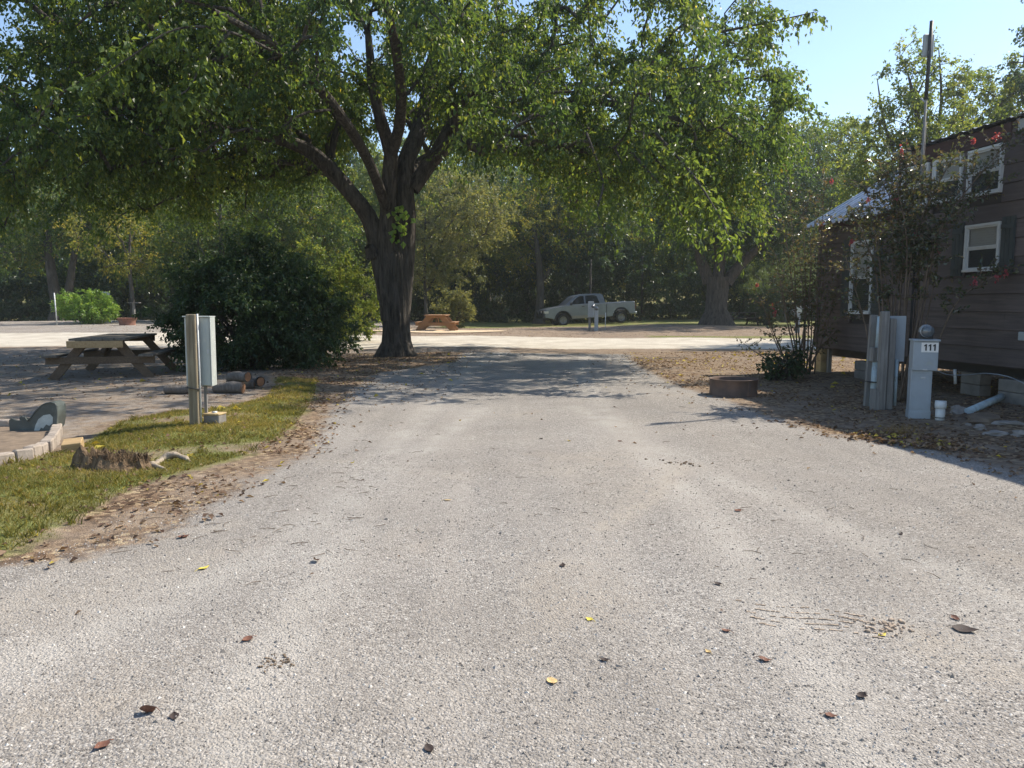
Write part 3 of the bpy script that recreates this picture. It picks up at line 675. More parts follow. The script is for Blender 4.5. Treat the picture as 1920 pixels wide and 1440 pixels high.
# label each by where it shows
placed.sort(key=lambda q: q[0] / q[1])
names4 = ['mid green', 'dark green', 'yellowing', 'pale green']
for xx, yy, o, t in placed:
    px = 960 + F * xx / yy
    where = next(w for lim, w in ((-1e9, ''), (0, 'beyond the left edge'), (90, 'at the left edge'), (230, 'behind the bright bush'), (330, 'behind the near picnic table'), (520, 'behind the dark bush'), (700, 'left of the mulberry trunk'), (900, 'behind the orange table'),
             (1020, 'left of the pickup'), (1110, 'behind the pickup cab'), (1200, 'behind the pickup bed'), (1300, 'right of the pickup'), (1420, 'behind the shade tree'), (1540, 'right of the shade tree'), (1920, 'behind the cabin'), (1e9, 'beyond the right edge')) if px < lim)
    o['label'] = names4[t] + ' woodland tree ' + where + (', front row' if yy < 68 else ', middle row' if yy < 84 else ', rear row')
    o['group'] = 'trees along the edge of the wood'

def undergrowth(name, label, pts, m, leaf, seed):
    rng = np.random.default_rng(seed); C = np.array(pts)
    v, f, r = foliage(C, rng, 90, .9, leaf, .6, 7, .4, .4)
    tag(np_mesh(name, v, f, M[m], attrs={'rnd': ('FACE', r)}), label, 'undergrowth', kind='stuff')
rg = np.random.default_rng(77); pts = []
for x in np.arange(-62, 66, .42):
    for h in (.4, 1.1, 1.8, 2.6, 3.4, 4.4):
        yy = 58.5 + rg.uniform(-1.2, 2.2) + (x < -14) * -3
        pts.append((x + rg.uniform(-.6, .6), yy, ZF(x, yy) + h * rg.uniform(.7, 1.2)))
for x in np.arange(-90, 95, .75):
    for h in (.5, 1.5, 2.6, 3.8, 5.2):
        yy = 70 + rg.uniform(-2, 2); pts.append((x + rg.uniform(-.6, .6), yy, ZF(x, yy) + h * rg.uniform(.7, 1.2)))
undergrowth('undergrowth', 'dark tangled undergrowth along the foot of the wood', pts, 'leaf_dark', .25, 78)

# bushes
def bush(name, label, px, py, d, ells, ncl, per, leaf, m, seed, crad=.35, wid=.5, shell=.7, hang=.4, group=None, cat='bush', droop=.4, twig=6):
    rng = np.random.default_rng(seed); w = P(px, py, d); B = Vector((w.x, w.y, ZF(w.x, w.y) - .03)); root = thing(name, label, cat, B, 0, group)
    C = sample_ells(ells, ncl, rng, shell, lambda p: p[2] > .08)
    C = C * (1 + .16 * np.sin(C[:, :1] * 3.1 + seed) * np.sin(C[:, 2:3] * 3.7 + C[:, 1:2] * 2.9) + np.maximum(rng.normal(0, .05, (len(C), 1)), 0)); mb = MB()
    for k in range(min(46, ncl)):
        c = Vector(C[k]); b = Vector((rng.normal(0, .10), rng.normal(0, .10), 0)); mb.tube([b, b * .5 + c * .45 + Vector((0, 0, .12)), c], [.022, .015, .006], 5, caps=False)
    mb.build('stems', M['bark2'], root, 'stuff')
    v, f, r = foliage(C, rng, per, crad, leaf, wid, twig, droop, hang, np.array([0, 0, .6]))
    np_mesh('foliage', v, f, M[m], root, {'rnd': ('FACE', r)}); return root
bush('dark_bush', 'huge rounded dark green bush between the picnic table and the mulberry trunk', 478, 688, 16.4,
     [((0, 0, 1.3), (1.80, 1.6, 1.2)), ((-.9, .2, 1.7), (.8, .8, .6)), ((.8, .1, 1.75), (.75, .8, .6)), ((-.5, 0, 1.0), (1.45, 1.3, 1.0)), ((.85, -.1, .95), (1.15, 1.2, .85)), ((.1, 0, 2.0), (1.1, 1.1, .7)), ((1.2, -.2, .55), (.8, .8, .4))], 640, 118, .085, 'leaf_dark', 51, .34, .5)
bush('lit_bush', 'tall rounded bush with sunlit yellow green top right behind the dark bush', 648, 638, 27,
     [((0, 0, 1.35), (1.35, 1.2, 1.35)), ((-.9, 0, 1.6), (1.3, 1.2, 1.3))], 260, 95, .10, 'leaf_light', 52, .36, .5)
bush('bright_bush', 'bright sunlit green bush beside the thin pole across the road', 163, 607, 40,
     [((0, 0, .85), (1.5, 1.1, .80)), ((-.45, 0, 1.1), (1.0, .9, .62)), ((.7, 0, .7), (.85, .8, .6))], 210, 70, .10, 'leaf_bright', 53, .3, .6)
bush('silver_bush', 'silvery green shrub with upright shoots right of the orange picnic table', 850, 603, 42,
     [((0, 0, 1.0), (1.05, .9, 1.0)), ((.35, 0, 1.5), (.6, .5, .6))], 120, 80, .10, 'leaf_olive', 54, .34, .5, hang=-.1)
bush('low_shrub', 'low dark leafy shrub at the foot of the flowering myrtle behind the fire ring', 1466, 706, 13.8,
     [((0, 0, .28), (.42, .36, .24)), ((.2, 0, .5), (.2, .2, .2))], 30, 52, .075, 'leaf_dark', 55, .24, .62, hang=.1, cat='shrub')
bush('dark_conifer_shrub', 'small dark upright shrub beside the far dark picnic table', 1437, 612, 44,
     [((0, 0, .8), (.9, .8, .85)), ((0, 0, 1.5), (.5, .5, .6))], 90, 70, .10, 'leaf_dark', 56, .3, .4, cat='shrub')

def myrtle(name, label, base, stems, seed, leafn, flowers, ls=.062, tufts=()):
    rng = np.random.default_rng(seed); B = Vector(base); root = thing(name, label, 'shrub', B)
    mb = MB(); P_, D_, S_ = [], [], []; tips = []
    for st in stems:
        q, r = smooth_path([Vector(s[:3]) - B for s in st[0]], st[1], .12); mb.tube(q, r, 7)
        n = len(q); tips.append(q[-1])
        for i in range(int(n * st[2]), n):
            for _ in range(st[3] if len(st) > 3 else 2):
                d = Vector(rng.normal(size=3)); d.z = abs(d.z) * .7; d.normalize(); Ln = rng.uniform(.12, .42)
                mb.tube([q[i], q[i] + d * Ln * .6 + Vector((0, 0, .03)), q[i] + d * Ln], [.004, .003, .0015], 3, caps=False)
                for t in np.linspace(.2, 1.0, leafn):
                    for sgn in (-1, 1):
                        P_.append(q[i] + d * Ln * t); dd = d * .6 + Vector(rng.normal(0, .6, 3)); D_.append(dd)
    mb.build('stems', M['stem'], root)
    p = np.array(P_); td = np.array(D_); nr = rng.normal(0, .6, p.shape); nr[:, 2] += .6
    v, f = leaf_cards(p, td, nr, ls * rng.uniform(.6, 1.3, len(p)), .55, rng)
    if tufts:
        tc = np.array([tuple(Vector(q) - B) for q in tufts]); v2, f2, r2 = foliage(tc, rng, 66, .26, ls, .55, 6, .2, .1)
        v = np.vstack([v, v2]); f = np.vstack([f, f2 + f.size])
    np_mesh('foliage', v, f, M['leaf_myrtle'], root, {'rnd': ('FACE', rng.random(len(f)))})
    for fl in flowers:
        c = np.array(Vector(fl[:3]) - B); n = 22
        pp = c + rng.normal(0, 1, (n, 3)) * np.array([.022, .022, .035]) * fl[3]
        v, f = leaf_cards(pp, rng.normal(size=(n, 3)), rng.normal(size=(n, 3)), .035 * rng.uniform(.7, 1.3, n), .9, rng)
        np_mesh('flower', v, f, M['petal'], root, {'rnd': ('FACE', rng.random(n))})
dA = 14.4
A0 = P(1500, 700, dA); A0.z = ZF(A0.x, A0.y)
st = []; rg = random.Random(3)
for (tx, ty) in [(1425, 560), (1440, 600), (1455, 480), (1470, 420), (1480, 350), (1497, 470), (1505, 380), (1520, 440), (1530, 380), (1545, 340), (1560, 420), (1572, 520), (1590, 600), (1462, 530), (1395, 645), (1550, 560), (1520, 540)]:
    o = rg.uniform(-.6, .6); b = (1500 + (tx - 1500) * .25 + rg.uniform(-14, 14), 702)
    m = (b[0] * .55 + tx * .45 + rg.uniform(-10, 10), (b[1] + ty) / 2)
    st.append(([P(b[0], b[1], dA + o * .3), P(m[0], m[1], dA + o * .6), P(tx, ty, dA + o)], [.016, .011, .004], .38, 2))
myrtle('flowering_myrtle', 'sparse reddish leaved myrtle with many thin stems at the far corner of the cabin', A0, st, 61, 4,
       [(*P(1449, 574, dA - .3), .8), (*P(1454, 586, dA - .3), 1.0), (*P(1560, 340, dA), .7), (*P(1628, 375, dA - 1), .7), (*P(1540, 420, dA), .5), (*P(1420, 535, dA), .5)])
dB = 10.9
B0 = P(1680, 750, dB); B0.z = ZF(B0.x, B0.y); st = []
for (bx_, mx, my, tx, ty, d0, lf) in [(1670, 1690, 520, 1700, 290, 0, .45), (1690, 1705, 470, 1760, 350, .1, .55), (1655, 1665, 560, 1640, 420, .2, .5), (1695, 1740, 500, 1800, 370, -.3, .6), (1665, 1640, 500, 1600, 400, .2, .5),
                                   (1700, 1720, 560, 1735, 430, .2, .6), (1660, 1690, 440, 1650, 330, .1, .6), (1690, 1770, 420, 1900, 255, -.4, .55), (1685, 1760, 440, 1860, 345, -.4, .6), (1700, 1735, 610, 1762, 480, -.2, .7),
                                   (1705, 1800, 560, 1890, 505, -.5, .6), (1675, 1720, 430, 1790, 290, -.1, .55), (1650, 1620, 600, 1585, 480, .3, .55), (1668, 1675, 400, 1672, 300, .1, .5), (1672, 1700, 420, 1730, 300, .2, .5),
   (1665, 1650, 500, 1625, 350, .1, .6), (1690, 1700, 450, 1680, 340, -.2, .6)]:
    st.append(([P(bx_, 752, dB + d0 * .2), P((bx_ + mx) / 2, (752 + my) / 2, dB + d0 * .4), P(mx, my, dB + d0 * .7), P(tx, ty, dB + d0)], [.019, .014, .011, .004], lf, 3))
myrtle('tall_myrtle', 'tall sparse myrtle with red flowers against the cabin wall beside the grey utility posts', B0, st, 62, 7,
       [(*P(1691, 283, dB), 1.1), (*P(1868, 256, dB - .4), .9), (*P(1825, 265, dB - .4), .7), (*P(1680, 372, dB), .8), (*P(1885, 511, dB - .5), .7), (*P(1826, 528, dB - .5), .8), (*P(1718, 440, dB), .5), (*P(1596, 455, dB), .7), (*P(1870, 520, dB - .5), .5), (*P(1760, 470, dB), .5)], .06, [P(a_, b_, dB + c_) for a_, b_, c_ in [(1690, 330, 0), (1665, 350, .1), (1710, 345, -.1), (1735, 330, -.2), (1685, 380, .0), (1650, 385, .2), (1720, 390, -.1), (1640, 430, .2), (1760, 350, -.2), (1700, 300, .1), (1800, 330, -.3), (1830, 300, -.4), (1615, 440, .3), (1745, 440, -.2), (1600, 400, .3)]])
# low outer sprays that catch the sun, hanging from long outer boughs
rng = np.random.default_rng(31); mb = MB(); cs = []
for (pth, n) in (([(1230, 250, 15), (1300, 330, 13.6), (1345, 400, 12.8), (1375, 462, 12.4)], 10), ([(1180, 280, 15), (1240, 350, 14), (1275, 400, 13.4), (1300, 432, 13.2)], 9), ([(1100, 250, 15.5), (1130, 340, 14.6), (1120, 400, 14.2), (1150, 440, 14)], 8),
                 ([(560, 120, 14.5), (430, 60, 13), (330, 55, 12.4), (240, 110, 12.0), (170, 160, 11.9)], 16), ([(430, 60, 13), (380, 120, 12.6), (350, 170, 12.4), (300, 190, 12.2)], 12), ([(1350, 60, 17), (1450, 40, 16.4), (1530, 22, 16.2)], 7), ([(60, 240, 13), (110, 180, 12.6), (200, 120, 12.4)], 6)):
    q, r = smooth_path([P(*p) - BASE for p in pth], list(np.linspace(.03, .006, len(pth))), .12); mb.tube(q, r, 6, caps=False)
    for k in np.linspace(len(q) * .3, len(q) - 1, n).astype(int): cs.append(np.array(q[k]) + rng.normal(0, .10, 3))
mb.build('outer_boughs', M['bark'], mul, 'stuff')
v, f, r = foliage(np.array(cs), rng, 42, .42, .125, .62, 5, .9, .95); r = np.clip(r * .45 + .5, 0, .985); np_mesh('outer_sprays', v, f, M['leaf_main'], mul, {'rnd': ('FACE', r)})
# vine leaves on the main trunk
rng = np.random.default_rng(3); n = 46; vx = []
for i in range(n):
    q = P(750 + rng.normal(0, 8), 400 + rng.uniform(-15, 55), 19.85 - .05 * rng.random()); vx.append(q)
vx = np.array([tuple(q) for q in vx]) - np.array(BASE); td = rng.normal(0, .4, (n, 3)); td[:, 2] -= .8; nr = rng.normal(0, .3, (n, 3)); nr[:, 1] -= 1
v, f = leaf_cards(vx, td, nr, .15 * rng.uniform(.7, 1.3, n), .8, rng); np_mesh('vine', v, f, M['leaf_bright'], mul, {'rnd': ('FACE', rng.random(n))})

# ------------------------------------------------------------------ object materials
M['siding'] = wood('siding_brown', (.15, .12, .11), (.085, .07, .066), .75, 0, .35, 5)  # brown lifted above its own tone: milky lens glare put into the colour
M['siding_red'] = wood('fascia_maroon', (.085, .05, .047), (.055, .035, .034), .7, 0, .2, 5)
M['shutter'] = simple('shutter_green', (.045, .055, .055), .6, .2)
M['white'] = simple('white_trim', (.58, .59, .58), .45, .06, 8, dirt=(.5, .5, .48))
M['vinyl_grey'] = simple('grey_trim', (.34, .37, .37), .5, .1)
M['dark'] = simple('dark_void', (.03, .03, .032), .9, .2)
M['sheath'] = simple('wall_sheathing', (.06, .05, .045), .9, .2)
M['metal_roof'] = simple('roof_steel', (.36, .39, .42), .3, .15, 5, metal=.8, dirt=(.25, .22, .2))
M['steel'] = simple('galvanised_steel', (.45, .47, .49), .45, .15, 9, metal=.6)
M['chassis'] = simple('chassis_black', (.03, .03, .03), .6, .3)
M['cblock'] = simple('concrete_block', (.21, .195, .175), .9, .2, 9, bumps=.6, bscale=90)
M['cblock_tan'] = simple('tan_block', (.42, .31, .16), .9, .25, 9, bumps=.6, bscale=90)
M['paver'] = simple('paver_stone', (.34, .285, .235), .9, .22, 14, bumps=.9, bscale=70, rndv=.35)
M['blind'] = simple('window_blind', (.60, .61, .58), .7, .06)
M['grey_paint'] = simple('pedestal_grey', (.31, .35, .385), .45, .07, 5, dirt=(.28, .29, .29))
M['box_paint'] = simple('box_pale_grey', (.42, .45, .43), .4, .05, 5, dirt=(.48, .49, .46))
M['pvc'] = simple('pvc_white', (.58, .59, .58), .4, .08, 9, dirt=(.45, .43, .38))
M['pvc_blue'] = simple('pvc_weathered', (.42, .52, .56), .5, .12, 9, dirt=(.25, .25, .22))
M['black_ink'] = simple('number_black', (.015, .015, .018), .6, .05)
M['sticker'] = simple('sticker_white', (.75, .73, .70), .5, .03)
M['weathered'] = wood('weathered_wood', (.20, .175, .14), (.10, .085, .07), .85, 0, .35)
M['post_wood'] = wood('post_wood', (.29, .245, .17), (.15, .12, .08), .85, 2, .1)
M['grey_wood'] = wood('grey_wood', (.30, .29, .27), (.16, .15, .14), .85, 2, .2)
M['brown_wood'] = wood('brown_wood', (.17, .12, .08), (.085, .06, .04), .8, 0, .3)
M['new_board'] = wood('new_board', (.45, .32, .17), (.30, .20, .10), .7, 0, .1)
M['orange_wood'] = wood('orange_stain', (.34, .19, .10), (.22, .12, .06), .7, 0, .25)
M['dark_wood'] = wood('dark_table_wood', (.09, .075, .06), (.045, .04, .033), .8, 0, .3)
M['rust'] = simple('rusty_steel', (.11, .075, .06), .8, .35, 7, bumps=.4, bscale=50, dirt=(.17, .095, .06))
M['rust_red'] = simple('rusty_red_steel', (.26, .12, .08), .8, .3, 7, dirt=(.16, .09, .07))
M['ash'] = simple('ash', (.06, .055, .05), .95, .4, 20, bumps=1, bscale=40)
M['log_bark'] = barkmat('log_bark', (.20, .18, .16), (.08, .07, .06), 14, .6)
M['log_end'] = simple('log_end', (.20, .10, .05), .85, .25, 20)
M['rot'] = barkmat('rotten_wood', (.26, .18, .11), (.06, .04, .025), 12, 1.0)
M['root'] = barkmat('bare_root', (.40, .335, .26), (.25, .20, .14), 10, .5)
M['rock'] = simple('rock', (.30, .27, .24), .9, .3, 6, bumps=.8, bscale=25, rndv=.4)
M['plastic'] = simple('seat_plastic', (.06, .072, .068), .45, .2, 5, dirt=(.14, .16, .15))
M['worn'] = simple('seat_worn_patch', (.40, .44, .42), .6, .12, 25)
M['soil'] = simple('soil', (.17, .125, .085), .95, .3, 9, bumps=1, bscale=30)
t = NT('truck_silver'); M['silver'] = t.fin(t.mix(t.mr(t.noise(2, 3), .4, .6), (.16, .18, .21), (.185, .21, .24)), .28, .5, .6)
M['tan_body'] = simple('lower_body_tan', (.22, .20, .18), .35, .05, 4, metal=.3)
M['tyre'] = simple('tyre_rubber', (.022, .022, .023), .85, .3, 20)
M['alloy'] = simple('alloy_rim', (.22, .22, .23), .35, .2, 9, metal=.8)
M['black_plastic'] = simple('black_plastic', (.02, .02, .022), .5, .2)
M['car_glass'] = simple('tinted_glass', (.012, .014, .016), .06, .1, 3, spec=.7)
M['lamp_glass'] = simple('lamp_glass', (.55, .52, .48), .15, .1, 12, spec=.8)
M['red_lens'] = simple('red_lens', (.22, .015, .012), .25, .1)
M['white_car'] = simple('white_car_paint', (.66, .67, .68), .3, .04)
t = NT('window_glass'); t.fin((.02, .025, .03), .05, 0, .8)
tr = t.n.new('ShaderNodeBsdfTransparent'); mx = t.n.new('ShaderNodeMixShader'); fr = t.n.new('ShaderNodeFresnel'); fr.inputs[0].default_value = 1.6
mx.inputs[0].default_value = .16; t.l.new(tr.outputs[0], mx.inputs[1]); t.l.new(t.p.outputs[0], mx.inputs[2]); t.l.new(mx.outputs[0], t.out.inputs[0]); M['glass'] = t.m
M['glass_dim'] = t.m.copy(); [setattr(q.inputs[0], 'default_value', .5) for q in M['glass_dim'].node_tree.nodes if q.type == 'MIX_SHADER']
t = NT('meter_glass'); t.fin((.10, .115, .125), .08, .0, .9); M['meter'] = t.m

# ------------------------------------------------------------------ the cabin on piers
HA, HK = 8.4, -.145; S0 = 4.0; US = math.hypot(1, HK)
house = thing('cabin', 'dark brown cabin on block piers with corrugated metal roof and white framed windows', 'cabin', (HA + HK * S0, S0, 0), math.atan2(1, HK))
def lx(s): return (s - S0) * US
L1, L2, LD = lx(4.0), lx(15.55), lx(13.15); ZB, ZE, ZD = .52, 2.93, 3.86; DEP = 3.7
wins = [(10.86, 11.52, 1.85, 2.53), (10.90, 11.55, 2.93, 3.60), (11.67, 12.30, 2.93, 3.60), (12.40, 13.04, 2.93, 3.60), (13.74, 14.40, 1.20, 2.52), (6.6, 7.5, 1.5, 2.5), (8.2, 8.9, 2.93, 3.6)]
mb = MB()
mb.box(((L1 + L2) / 2, -DEP / 2 - .02, (ZB + ZE) / 2 + .02), (L2 - L1 - .04, DEP - .04, ZE - ZB + .06))
mb.box(((L1 + LD) / 2, -DEP / 2 - .02, (ZE + ZD) / 2 + .05), (LD - L1 - .04, DEP - .04, ZD - ZE - .06))
g = [(-.02, ZE + .052), (-DEP + .02, ZE + .052), (-DEP / 2, ZE + 1.12)]
vs = [(lx(13.16), y, z) for y, z in g] + [(L2 - .03, y, z) for y, z in g]
mb.add(vs, [(0, 1, 4, 3), (1, 2, 5, 4), (2, 0, 3, 5), (3, 4, 5), (0, 2, 1)])
mb.build('wall', M['sheath'], house)
rg = random.Random(4); z = ZB; ch = .252
while z < ZD - .02:
    h = min(ch, ZD - z); xmax = L2 if z + h * .5 < ZE else LD
    cuts = [(lx(a) - .0, lx(b) + .0) for a, b, c, d in wins if c < z + h - .03 and d > z + .03]
    segs = []; x = L1
    for a, b in sorted(cuts):
        if a > x + .02: segs.append((x, min(a, xmax)))
        x = max(x, b)
    if x < xmax: segs.append((x, xmax))
    for a, b in segs:
        while b - a > .02:
            e = min(b, a + rg.uniform(2.6, 4.2)); e = b if b - e < .5 else e
            v = []; th0, th1 = .030, .012
            for xx in (a + .0015, e - .0015): v += [(xx, .002, z + .002), (xx, th0, z + .002), (xx, th1, z + h - .004), (xx, .002, z + h - .004)]
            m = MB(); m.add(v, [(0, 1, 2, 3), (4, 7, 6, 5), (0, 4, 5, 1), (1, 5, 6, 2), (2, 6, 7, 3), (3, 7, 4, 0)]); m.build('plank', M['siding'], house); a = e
    z += h
# far and end walls' boards, one face each
for z0 in np.arange(ZB, ZE, .252):
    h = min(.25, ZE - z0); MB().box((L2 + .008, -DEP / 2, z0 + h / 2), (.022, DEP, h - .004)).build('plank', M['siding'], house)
MB().box((LD - .06, .025, (ZE + ZD) / 2), (.11, .035, ZD - ZE - .01)).build('corner_board', M['siding_red'], house)
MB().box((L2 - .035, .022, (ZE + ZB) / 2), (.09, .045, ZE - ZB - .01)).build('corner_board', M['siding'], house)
MB().box(((lx(10.72) + LD) / 2, .032, 3.735), (LD - lx(10.72) - .13, .03, .225)).build('fascia', M['siding_red'], house)
MB().box(((lx(10.66) + L1) / 2, .034, 3.775), (lx(10.66) - L1, .03, .15)).build('fascia', M['vinyl_grey'], house)
MB().box(((L1 + L2) / 2, .034, 2.895), (L2 - L1, .0, .0) if False else (.02, .02, .02)).build('roof_cleat', M['siding'], house)
MB().box(((lx(13.17) + L2) / 2, .045, 2.865), (L2 - lx(13.17), .03, .11)).build('eave_board', M['siding_red'], house)
def win(a, b, c, d, hung=True, small=False):
    x0, x1 = lx(a), lx(b); fw = .036; m = MB()
    m.box(((x0 + x1) / 2, .03, d - fw / 2), (x1 - x0, .07, fw)); m.box(((x0 + x1) / 2, .036, c + fw / 2), (x1 - x0, .082, fw))
    for x in (x0 + fw / 2, x1 - fw / 2): m.box((x, .028, (c + d) / 2), (fw, .066, d - c - 2 * fw))
    f = m.build('window', M['white'], house); mid = (c + d) / 2 + .0
    s = MB()
    for (za, zb, yo) in ((mid, d - fw, .034), (c + fw, mid, .020)):
        xa, xb = x0 + fw, x1 - fw; w = .026
        s.box(((xa + xb) / 2, yo, zb - w / 2), (xb - xa, .022, w)); s.box(((xa + xb) / 2, yo, za + w / 2), (xb - xa, .022, w))
        for x in (xa + w / 2, xb - w / 2): s.box((x, yo, (za + zb) / 2), (w, .022, zb - za - 2 * w))
    s.build('sash', M['white'], f)
    for (za, zb, yo) in ((mid, d - fw, .034), (c + fw, mid, .020)):
        MB().box(((x0 + x1) / 2, yo, (za + zb) / 2), (x1 - x0 - 2 * fw - .05, .005, zb - za - .05)).build('pane', M['glass'] if yo > .03 else M['glass_dim'], f)
    bl = MB(); zz = c + fw + .01
    low = mid if rg.random() < .6 else c + fw
    while zz < d - fw - .01:
        bl.add([(x0 + fw, .002, zz), (x1 - fw, .002, zz), (x1 - fw, .014, zz + .034), (x0 + fw, .014, zz + .034)], [(0, 1, 2, 3)]); zz += .036
    bl.build('blind', M['blind'], f)
for w in wins: win(*w)
def shutter(s0, s1, c, d):
    x0, x1 = lx(s0), lx(s1); root = MB().box(((x0 + x1) / 2, .036, (c + d) / 2), (x1 - x0, .008, d - c)).build('shutter', M['shutter'], house); n = 3; w = (x1 - x0) / n
    for i in range(n): dup_m = MB().box((x0 + w * (i + .5), .048, (c + d) / 2), (w - .008, .016, d - c)).build('plank', M['shutter'], root)
    for zz in (c + .13, d - .13): MB().box(((x0 + x1) / 2, .062, zz), (x1 - x0 - .01, .012, .06)).build('batten', M['shutter'], root)
shutter(10.60, 10.83, 1.80, 2.58); shutter(11.55, 11.78, 1.80, 2.58); shutter(13.48, 13.71, 1.15, 2.57); shutter(14.43, 14.66, 1.15, 2.57)
def corr(x0, x1, prof, per=.2, amp=.045, name='roof_panel'):
    n = int((x1 - x0) / per * 6); vs = []; fs = []; k = len(prof)
    for i in range(n + 1):
        x = x0 + (x1 - x0) * i / n; a = amp * (1 if (i % 6) in (0, 1) else 0 if (i % 6) in (3, 4, 5, 2) else 0)
        for y, z in prof: vs.append((x, y, z + a))
        for y, z in prof: vs.append((x, y, z + a - .006))
    for i in range(n):
        for j in range(k - 1):
            a = i * 2 * k + j; b = a + 2 * k; fs += [(a, a + 1, b + 1, b), (a + k, b + k, b + k + 1, a + k + 1)]
        a = i * 2 * k; b = a + 2 * k; fs += [(a, b, b + k, a + k), (a + k - 1, a + 2 * k - 1, b + 2 * k - 1, b + k - 1)]
    m = MB(); m.add(vs, fs); return m.build(name, M['metal_roof'], house)
for a, b in ((lx(13.18), lx(14.05)), (lx(14.052), lx(14.95)), (lx(14.952), L2 + .34)):
    corr(a, b, [(.20, 2.90), (-DEP / 2, 2.90 + (DEP / 2 + .2) * .585)]); corr(a, b, [(-DEP / 2 - .002, 2.90 + (DEP / 2 + .2) * .585), (-DEP - .2, 2.90)])
x = L1 - .2
while x < LD + .1:
    e = min(x + .9, LD + .16); corr(x, e - .003, [(.13, 3.885), (-DEP / 2, 4.05), (-DEP - .15, 3.885)], .23, .016); x = e
# floor frame and piers
m = MB()
for y in (-.35, -DEP + .35): m.box(((L1 + L2) / 2, y, .43), (L2 - L1 - .1, .10, .17))
for x in np.arange(L1 + .3, L2, 1.2): m.box((x, -DEP / 2, .455), (.06, DEP - .9, .09))
m.build('floor_frame', M['chassis'], house)
MB().box(((L1 + L2) / 2, -DEP / 2, .508), (L2 - L1 - .02, DEP - .02, .02)).build('floor', M['sheath'], house)
def pier(x, y, mat, n=2, w=.40, d=.20, hh=.345):
    for k in range(n):
        h = hh / n; MB().box((x, y, h * (k + .5)), (w, d, h - .006), bev=.008).jitter(.004, 9).build('pier_block', M[mat], house)
for x in np.arange(L1 + .8, L2, 2.3):
    pier(x, -.36, 'cblock'); pier(x, -DEP + .36, 'cblock')
pier(lx(14.05), -.14, 'cblock', 2, .42, .22, .34); pier(lx(15.45), -.10, 'cblock_tan', 2, .2, .2, .5); pier(lx(10.5), -.15, 'cblock', 2, .6, .25, .345)
MB().box((lx(15.25), -.12, .25), (.07, .07, .5)).build('support_post', M['grey_wood'], house)
MB().tube([(lx(11.6), .02, .40), (lx(11.6), -.0, .18)], .022, 8).build('pipe_stub', M['pvc'], house)
ob = MB().box((lx(10.33), .055, .955), (.13, .05, .12), bev=.01).build('outlet_box', M['vinyl_grey'], house)
w1 = P(1752, 692, 9.5); pts = [w1, P(1775, 702, 9.8), P(1812, 703, 10.2), P(1850, 700, 10.5), P(1890, 706, 10.4), P(1925, 722, 10.0), P(1960, 745, 9.6)]
q, r = smooth_path(pts, [.006] * 7, .1); tag(MB().tube(q, .007, 6).build('cable', M['chassis'] if False else M['grey_paint']), 'thin grey cable sagging under the cabin from the meter pedestal', 'cable')

# ------------------------------------------------------------------ antenna pole
X0 = P(1712, 560, 11.0).x; ap = thing('antenna_pole', 'tall thin steel antenna pole standing in front of the cabin wall', 'pole', (X0, 11.0, 0))
MB().tube([(-.02, 0, 0), (0, 0, 2.2)], .017, 10).build('lower_mast', M['chassis'], ap)
MB().tube([(0, 0, 2.2), (.03, 0, 4.2)], .017, 10).build('middle_mast', M['grey_wood'], ap)
MB().tube([(.03, 0, 4.2), (.05, 0, 5.24)], .026, 8).build('upper_mast', M['chassis'], ap)
MB().box((.045, .05, 4.93), (.14, .05, .30), bev=.01).build('panel_antenna', M['vinyl_grey'], ap)
MB().tube([(.03, 0, 4.15), (-.03, 0.02, 4.22)], .012, 6).build('clamp', M['steel'], ap)
MB().tube([(.06, .02, 3.9), (.05, .02, 2.2), (.03, .02, .4)], .006, 5).build('cable', M['chassis'], ap)

# ------------------------------------------------------------------ site pedestal 111
x, y = G(1724, 783); pd = thing('meter_pedestal', 'grey electric meter pedestal with the number 111 on its box', 'electric meter', (x, y, 0), R(-16))
MB().box((-.02, 0, .30), (.235, .17, .62), bev=.006).build('column', M['grey_paint'], pd)
MB().box((-.02, -.088, .33), (.19, .006, .42)).build('column_door', M['grey_paint'], pd)
MB().box((-.02, -.0, .045), (.245, .18, .10), bev=.004).build('base_cover', M['grey_paint'], pd)
hb = MB().box((.005, -.01, .765), (.275, .215, .355), bev=.006).build('breaker_box', M['grey_paint'], pd)
MB().box((.005, -.016, .953), (.30, .25, .022), bev=.004).build('rain_hood', M['grey_paint'], hb)
lb = MB().box((.045, -.1195, .868), (.185, .004, .115)).build('number_plate', M['sticker'], hb)
for i in range(3):
    x0 = .045 - .05 + i * .048
    MB().prism([(x0, .83), (x0 + .016, .83), (x0 + .016, .908), (x0 + .004, .908), (x0 - .014, .892), (x0 - .014, .880), (x0, .886)], -.1245, -.1222).build('digit', M['black_ink'], lb)
em = MB(); em.prism([(.01, .672), (.045, .71), (.06, .695), (.09, .672)], -.1205, -.1185); em.box((.05, -.1195, .662), (.09, .002, .009)); em.build('emblem', M['vinyl_grey'], hb)
MB().box((-.005, -.094, .50), (.05, .008, .02), bev=.002).build('latch', M['steel'], pd)
MB().box((.005, -.1205, .60), (.05, .008, .018), bev=.002).build('latch', M['steel'], hb)
ms = MB().lathe([(.0, -.05), (.075, -.05), (.078, .05), (0, .05)], (.03, .03, 1.06), 20, 'y').build('meter_socket', M['steel'], pd)
MB().box((.03, .05, .99), (.15, .08, .14), bev=.01).build('meter_neck', M['chassis'], ms)
MB().lathe([(.072, -.055), (.074, -.02), (.07, -.10), (.058, -.128), (0, -.134)], (.03, .03, 1.06), 20, 'y').build('meter_dome', M['meter'], ms)
MB().box((.03, -.078, 1.07), (.085, .01, .028)).build('meter_display', M['black_ink'], ms)

